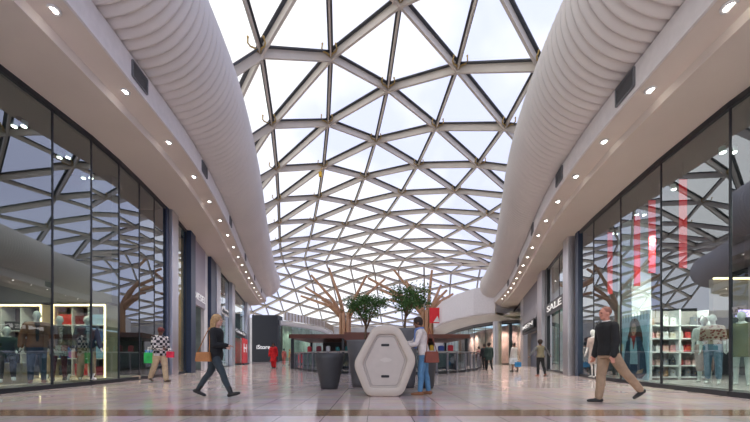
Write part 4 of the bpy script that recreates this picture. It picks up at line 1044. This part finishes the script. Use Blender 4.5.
def handbag(loc, rz, w, h, d, rgb, nm, label, drop=.22, strap_to=None):
    m_ = mat('bag_' + nm, rgb, .45, noise=.12, scale=10); t = thing('handbag', label, 'handbag', loc, rz)
    q = MB(); q.prism(rounded([(-w / 2, 0), (w / 2, 0), (w / 2 * .85, h), (-w / 2 * .85, h)], .03), (0, -d / 2, 0), (1, 0, 0), (0, 0, 1), (0, d, 0)); q.build('bag_body', m_, t, bevel=.015)
    q = MB(); q.box((0, -d / 2 - .006, h * .62), (w * .7, .012, h * .5)); q.build('flap', m_, t)
    q = MB(); q.sm = True
    if strap_to:
        for s in (-1, 1): q.tube([(s * w * .38, 0, h * .95), (s * w * .2 + strap_to[0] * .5, strap_to[1] * .5, h + strap_to[2] * .5), tuple(strap_to[i] + (0, 0, h)[i] for i in range(3))], .009, 6)
    else: q.tube([(-w * .34, 0, h * .95), (-w * .25, 0, h + drop * .7), (0, 0, h + drop), (w * .25, 0, h + drop * .7), (w * .34, 0, h * .95)], .010, 6)
    q.build('strap', m_, t); return t
black_c = fabric('black', (.012, .013, .015)); denim = fabric('denim', (.10, .24, .42)); khaki = fabric('khaki', (.34, .24, .165)); shoe_b = mat('shoe_black', (.012, .012, .012), .35)

# the four nearest people
f = at_feet(215.5, 396.8)
w1 = figure('person', 'blonde woman in black walking right with a tan shoulder bag', f, 0, 1.74,
    dict(lean=2, legL=(-24, 12, 24), legR=(27, 4, -14), armL=(2, 8, 78, 45), armR=(8, 8, 80, 45), nod=2, sh=.16),
    dict(near=True, fem=1, skin='fair', wear=[('trousers', fabric('dark_teal_denim', (.035, .05, .06)), dict(off=.010)), ('top', black_c, dict(hem=.80, off=.022)), ('shoes', shoe_b, dict(boot=.28, heel=1), 'ankle_boots'), ('hair', mat('hair_blonde', (.42, .26, .12), .6, noise=.2, scale=20), dict(style='long'))]))
p = wp(*w1, Vector((-.12, -.26, .78)))
handbag(p, .05, .30, .19, .10, (.42, .17, .05), 'tan', 'tan leather shoulder bag carried by the blonde woman in black', strap_to=(.08, .09, .50))
f = at_feet(608, 402.6)
m1 = figure('person', 'man in black jumper and khaki trousers walking left past the poster', f, PI, 1.72,
    dict(lean=3, legL=(-32, 9, 30), legR=(8, 2, 0), armL=(-2, 7, 14, 0), armR=(2, 7, 12, 0), nod=2, sh=.19),
    dict(near=True, skin='red', wear=[('trousers', khaki, dict(off=.022)), ('top', black_c, dict(hem=.86, off=.030)), ('collar', M_white), ('shoes', shoe_b), ('hair', mat('hair_cropped', (.26, .11, .08), .7), dict(style='buzz'))]))
f = at_feet(424, 394.6)
m2 = figure('person', 'man in white top, blue scarf and jeans standing at the hexagonal pod', f, PI * .96, 1.70,
    dict(lean=9, legL=(10, 8, 0), legR=(-4, 6, 0), armR=(38, 4, 50, 12), armL=(20, 6, 60, 18), nod=16, sh=.17),
    dict(near=True, skin='brown', wear=[('trousers', denim, dict(off=.014)), ('top', fabric('cream', (.66, .60, .58)), dict(hem=.88, off=.02)), ('scarf', fabric('scarf_blue', (.16, .24, .52))), ('shoes', mat('boot_brown', (.25, .10, .04), .5), dict(boot=.35), 'ankle_boots'), ('hair', mat('hair_dark', (.03, .018, .015), .8), dict(style='short'))]))
p = wp(*m2, Vector((-.16, .24, .72)))
handbag(p, .15, .30, .24, .13, (.22, .05, .025), 'russet', 'large russet leather bag hanging beside the man with the scarf', strap_to=(-.08, -.08, .48))
f = at_feet(160, 382)
m3 = figure('person', 'man in black and white checked shirt and beige trousers by the left glass', f, -.5, 1.80,
    dict(lean=1, legL=(12, 4, -4), legR=(-16, 16, 14), armL=(6, 10, 30, 20), armR=(8, 8, 70, 35), nod=12, sh=.19),
    dict(near=True, skin='dark', wear=[('trousers', fabric('beige', (.52, .40, .26)), dict(off=.028)), ('top', plaid('checked_shirt', (.62, .58, .57), (.02, .02, .025), 12), dict(hem=.84, off=.034), 'shirt'), ('shoes', mat('shoe_brown', (.06, .03, .02), .5)), ('hat', mat('cap_maroon', (.12, .02, .02), .7))]))
def shopping_bag(loc, rz, w, h, rgb, nm, label):
    t = thing('shopping_bag', label, 'bag', loc, rz); q = MB(); q.box((0, 0, h / 2), (w, .1, h)); q.build('bag_body', mat('paper_' + nm, rgb, .5, noise=.25, scale=7), t, bevel=.01)
    q = MB(); q.sm = True
    for s in (-1, 1): q.tube([(-w * .2, s * .04, h), (-w * .12, s * .03, h + .10), (w * .12, s * .03, h + .10), (w * .2, s * .04, h)], .006, 5)
    q.build('handle', M_white, t)
p = wp(*m3, Vector((-.05, .36, .52))); p = Vector((f[0] - .28, f[1] - .1, .62))
shopping_bag(p, .1, .30, .34, (.03, .45, .10), 'green', 'green carrier bag at the side of the man in the checked shirt')
p = Vector((f[0] - .40, f[1] + .08, .75)); shopping_bag(p, .2, .22, .30, (.05, .22, .6), 'blue', 'blue carrier bag beside the green one by the checked shirt')
p = Vector((f[0] + .34, f[1], .80)); shopping_bag(p, 0, .22, .20, (.75, .03, .08), 'red', 'small red bag in front of the man in the checked shirt')
# people farther away
W_ = dict
f = at_feet(540.5, 376); w2 = figure('person', 'person seen from behind with arms held out, dark trousers', f, PI / 2 + .1, 1.55,
    dict(lean=2, legL=(6, 8, 0), legR=(-8, 14, 10), armL=(6, 42, 6, 0), armR=(4, 48, 4, 0), sh=.165), W_(fem=1, skin='brown', wear=[('trousers', black_c), ('top', fabric('grey_knit', (.13, .13, .14)), dict(hem=.88)), ('top', fabric('vest_olive', (.20, .17, .11)), dict(hem=.9, off=.03, sleeve=0), 'waistcoat'), ('shoes', mat('shoe_tan', (.3, .1, .05), .5)), ('hair', mat('hair_dark'), dict(style='afro'))]))
f = at_feet(514.5, 371.6); figure('person', 'woman in pale dress by the gold-lit window carrying shopping bags', f, PI / 2 + .3, 1.62,
    dict(lean=2, legL=(5, 6, 0), legR=(-5, 6, 0), armL=(2, 10, 10, 0), armR=(8, 8, 16, 0), sh=.16), W_(fem=1, skin='brown', wear=[('dress', fabric('pale', (.60, .56, .54)), dict(hem=.62, w=.2)), ('shoes', shoe_b), ('hair', mat('hair_dark'), dict(style='bun'))]))
shopping_bag((f[0] - .2, f[1] - .3, .42), 0, .40, .36, (.7, .72, .76), 'white', 'white carrier bag held by the woman in the pale dress')
shopping_bag((f[0] + .02, f[1] - .42, .28), 0, .34, .26, (.04, .25, .55), 'sky', 'blue carrier bag held low by the woman in the pale dress')
f = at_feet(489, 370.6); figure('person', 'woman in dark green coat walking away beside the cafe island', f, PI / 2, 1.66,
    dict(lean=2, legL=(10, 6, 0), legR=(-10, 14, 10), armL=(2, 12, 10, 0), armR=(4, 12, 10, 0), sh=.175), W_(fem=1, skin='brown', wear=[('trousers', black_c), ('top', fabric('dark_green', (.03, .055, .05)), dict(hem=.66, off=.045, flare=.05), 'coat'), ('shoes', shoe_b), ('hair', mat('hair_dark'), dict(style='afro'))]))
f = at_feet(484.3, 369.6); figure('person', 'man in black walking just ahead of the dark green coat', f, PI / 2, 1.68,
    dict(lean=2, legL=(-8, 10, 6), legR=(8, 4, 0)), W_(skin='brown', wear=[('trousers', black_c), ('top', fabric('charcoal', (.02, .022, .028)), dict(hem=.84)), ('shoes', shoe_b), ('hair', mat('hair_dark'), dict(style='short'))]))
f = at_feet(479, 367.8); figure('person', 'person in pink top and dark trousers beyond the cafe balustrade end', f, PI / 2 + .3, 1.6,
    dict(lean=2, legL=(6, 6, 0), legR=(-6, 8, 0), sh=.165), W_(fem=1, skin='fair', wear=[('trousers', black_c), ('top', fabric('pink', (.55, .28, .26)), dict(hem=.86)), ('shoes', shoe_b), ('hair', mat('hair_dark'), dict(style='short'))]))
f = at_feet(273.5, 368.2); figure('person', 'person in a loose full-length red outfit walking near the charcoal block', f, -PI / 2, 1.84,
    dict(lean=2, legL=(8, 6, 0), legR=(-8, 14, 10), armL=(0, 14, 12, 0), armR=(4, 12, 12, 0), sh=.185), W_(skin='brown', wear=[('trousers', fabric('robe_red', (.62, .015, .02)), dict(off=.045)), ('dress', fabric('robe_red'), dict(hem=.46, w=.25, off=.05), 'robe'), ('shoes', mat('shoe_brown')), ('hair', mat('hair_dark'), dict(style='short'))]))
f = at_feet(284, 365.6); figure('person', 'person in coral clothes beyond the walker in red', f, PI / 2, 1.62,
    dict(lean=2, legL=(6, 6, 0), legR=(-6, 8, 0), sh=.16), W_(fem=1, skin='brown', wear=[('trousers', fabric('coral', (.50, .13, .11))), ('top', fabric('coral'), dict(hem=.8)), ('shoes', shoe_b), ('hair', mat('hair_dark'), dict(style='bun'))]))
f = at_feet(290, 365.2); figure('person', 'person in yellowish top next to the balustrade left end', f, PI, 1.6,
    dict(lean=2, legL=(6, 6, 0), legR=(-6, 8, 0), sh=.16), W_(fem=1, skin='fair', wear=[('trousers', fabric('tan', (.35, .22, .14))), ('top', fabric('mustard', (.55, .40, .15)), dict(hem=.84)), ('shoes', shoe_b), ('hair', mat('hair_blonde'), dict(style='short'))]))

# mannequins
def manq(px, s, H, base_z, side_face, label, pose, wear, cat='mannequin', fem=0, near=False):
    Y = FPX / s; X = (px - CX) / s
    r = figure('mannequin', label, (X, Y, base_z), side_face, H, pose, dict(wear=wear, fem=fem, near=near), cat='mannequin')
    t = r[0]
    return r
lf = -.75
manq(37, 38.6, 1.86, .151, lf, 'tall mannequin in a brown leather jacket and dark jeans', dict(legL=(6, 3, 0), legR=(-3, 3, 0), armL=(5, 14, 18, 0), armR=(0, 16, 14, 0), sh=.178),
     [('trousers', fabric('dark_jeans', (.03, .06, .10))), ('top', mat('leather_brown', (.20, .075, .03), .5, noise=.2, scale=8), dict(hem=.86, off=.03)), ('shirt_front', black_c), ('shoes', mat('shoe_tan'))])
manq(59, 35.2, 1.84, .151, lf + .2, 'mannequin in a black blazer over a speckled dress with maroon leggings', dict(legL=(4, 3, 0), legR=(-4, 3, 0), armL=(4, 12, 14, 0), armR=(4, 14, 12, 0), sh=.165),
     [('trousers', fabric('maroon', (.12, .02, .03)), dict(off=.006)), ('dress', spotty('speckled_dress', (.5, .48, .46), (.05, .05, .06), 28), dict(hem=.66, w=.2, sleeve=0)), ('top', black_c, dict(hem=.95, off=.03)), ('shirt_front', spotty('speckled_front', (.5, .48, .46), (.05, .05, .06), 28)), ('shoes', shoe_b)], fem=1)
manq(86.5, 33.8, 1.88, .151, lf + .1, 'mannequin in a navy jacket and loose khaki trousers', dict(legL=(10, 6, 0), legR=(-8, 4, 0), armL=(10, 14, 14, 0), armR=(0, 14, 12, 0), sh=.178),
     [('trousers', fabric('khaki_green', (.24, .19, .11)), dict(off=.03)), ('top', fabric('navy', (.02, .03, .055)), dict(hem=.86, off=.03)), ('shirt_front', fabric('pale_grey', (.35, .38, .40))), ('shoes', M_white)])
# seated mannequin on a wooden box
Y = FPX / 39.5; X = (7 - CX) / 39.5
t = thing('display_box', 'wooden display box under the seated mannequin', 'box', (X - .05, Y + .05, .151), .2)
MB().box((0, 0, .24), (.62, .5, .48)).build('box_body', mat('unit_wood'), t, bevel=.01); MB().box((0, 0, .49), (.66, .54, .03)).build('box_top', mat('unit_wood'), t)
r = figure('mannequin', 'mannequin in dark green sitting on a wooden box', (X, Y, .151), -.75, 1.72, dict(sit=True, lean=4, legL=(84, 84, 0), legR=(78, 72, 0), armL=(25, 8, 55, 10), armR=(20, 10, 60, 10), sh=.165, dz=-.28), dict(fem=1, wear=[('trousers', black_c, dict(off=.01)), ('top', fabric('deep_green', (.012, .035, .025)), dict(hem=.86, off=.022)), ('shoes', M_white)]), cat='mannequin')
for k, px in enumerate((21, 46, 68, 92)):
    s = 37.5 - k * 1.2; X = (px - CX) / s; t = thing('price_card', 'white price card on the display floor, %s from the left' % ordn[k].replace('nearest', 'first'), 'card', (X, FPX / s - .05, .151), -.6, 'price cards in the left window')
    q = MB(); q.prism([(-.09, 0), (.09, 0), (.09, .2), (-.09, .2)], (0, 0, 0), (1, 0, 0), (0, .35, .93), (0, .012, 0)); q.build('card_face', M_white, t); q = MB(); q.tube([(0, .07, .14), (0, .12, 0.006)], .006, 5); q.build('strut', M_dark, t)
rf = PI + .6
MB().box((8.75, 7.6, .07), (2.0, 5.6, .1)).build('trim_10', mat('display_floor_grey', (.34, .31, .29), .45))['kind'] = 'structure'
manq(713, 38.5, 1.80, .121, rf, 'white mannequin in a floral top and pale blue jeans', dict(legL=(3, 2, 0), legR=(-3, 2, 0), armL=(2, 9, 8, 0), armR=(0, 9, 8, 0), sh=.165),
     [('trousers', fabric('washed_denim', (.16, .25, .36)), dict(frac=.9)), ('top', spotty('floral_top', (.55, .40, .33), (.25, .06, .05), 16), dict(hem=1.0, sleeve=.4, off=.022), 'blouse')], fem=1)
manq(704.5, 36.5, 1.80, .121, rf, 'white mannequin in a pink skirt half hidden by the floral one', dict(legL=(3, 2, 0), legR=(-3, 2, 0), armL=(2, 9, 8, 0), armR=(0, 9, 8, 0), sh=.165),
     [('top', M_white, dict(hem=1.0, sleeve=.4), 'blouse'), ('trousers', fabric('pale_pink', (.62, .42, .38)), dict(frac=.55, off=.03), 'shorts')], fem=1)
manq(742, 40.2, 1.84, .121, rf, 'white mannequin in a short olive green dress', dict(legL=(4, 2, 0), legR=(-4, 2, 0), armL=(2, 9, 10, 0), armR=(0, 9, 10, 0), sh=.165),
     [('dress', fabric('olive', (.13, .11, .03)), dict(hem=.66, w=.21, sleeve=.3))], fem=1)
manq(594, 26.5, 1.80, .003 + .05, rf - .3, 'white mannequin in pale clothes just behind the man in the black jumper', dict(legL=(4, 2, 0), legR=(-4, 2, 0), sh=.165),
     [('dress', fabric('pale_beige', (.45, .37, .33)), dict(hem=.5, w=.2, sleeve=.5))], fem=1)
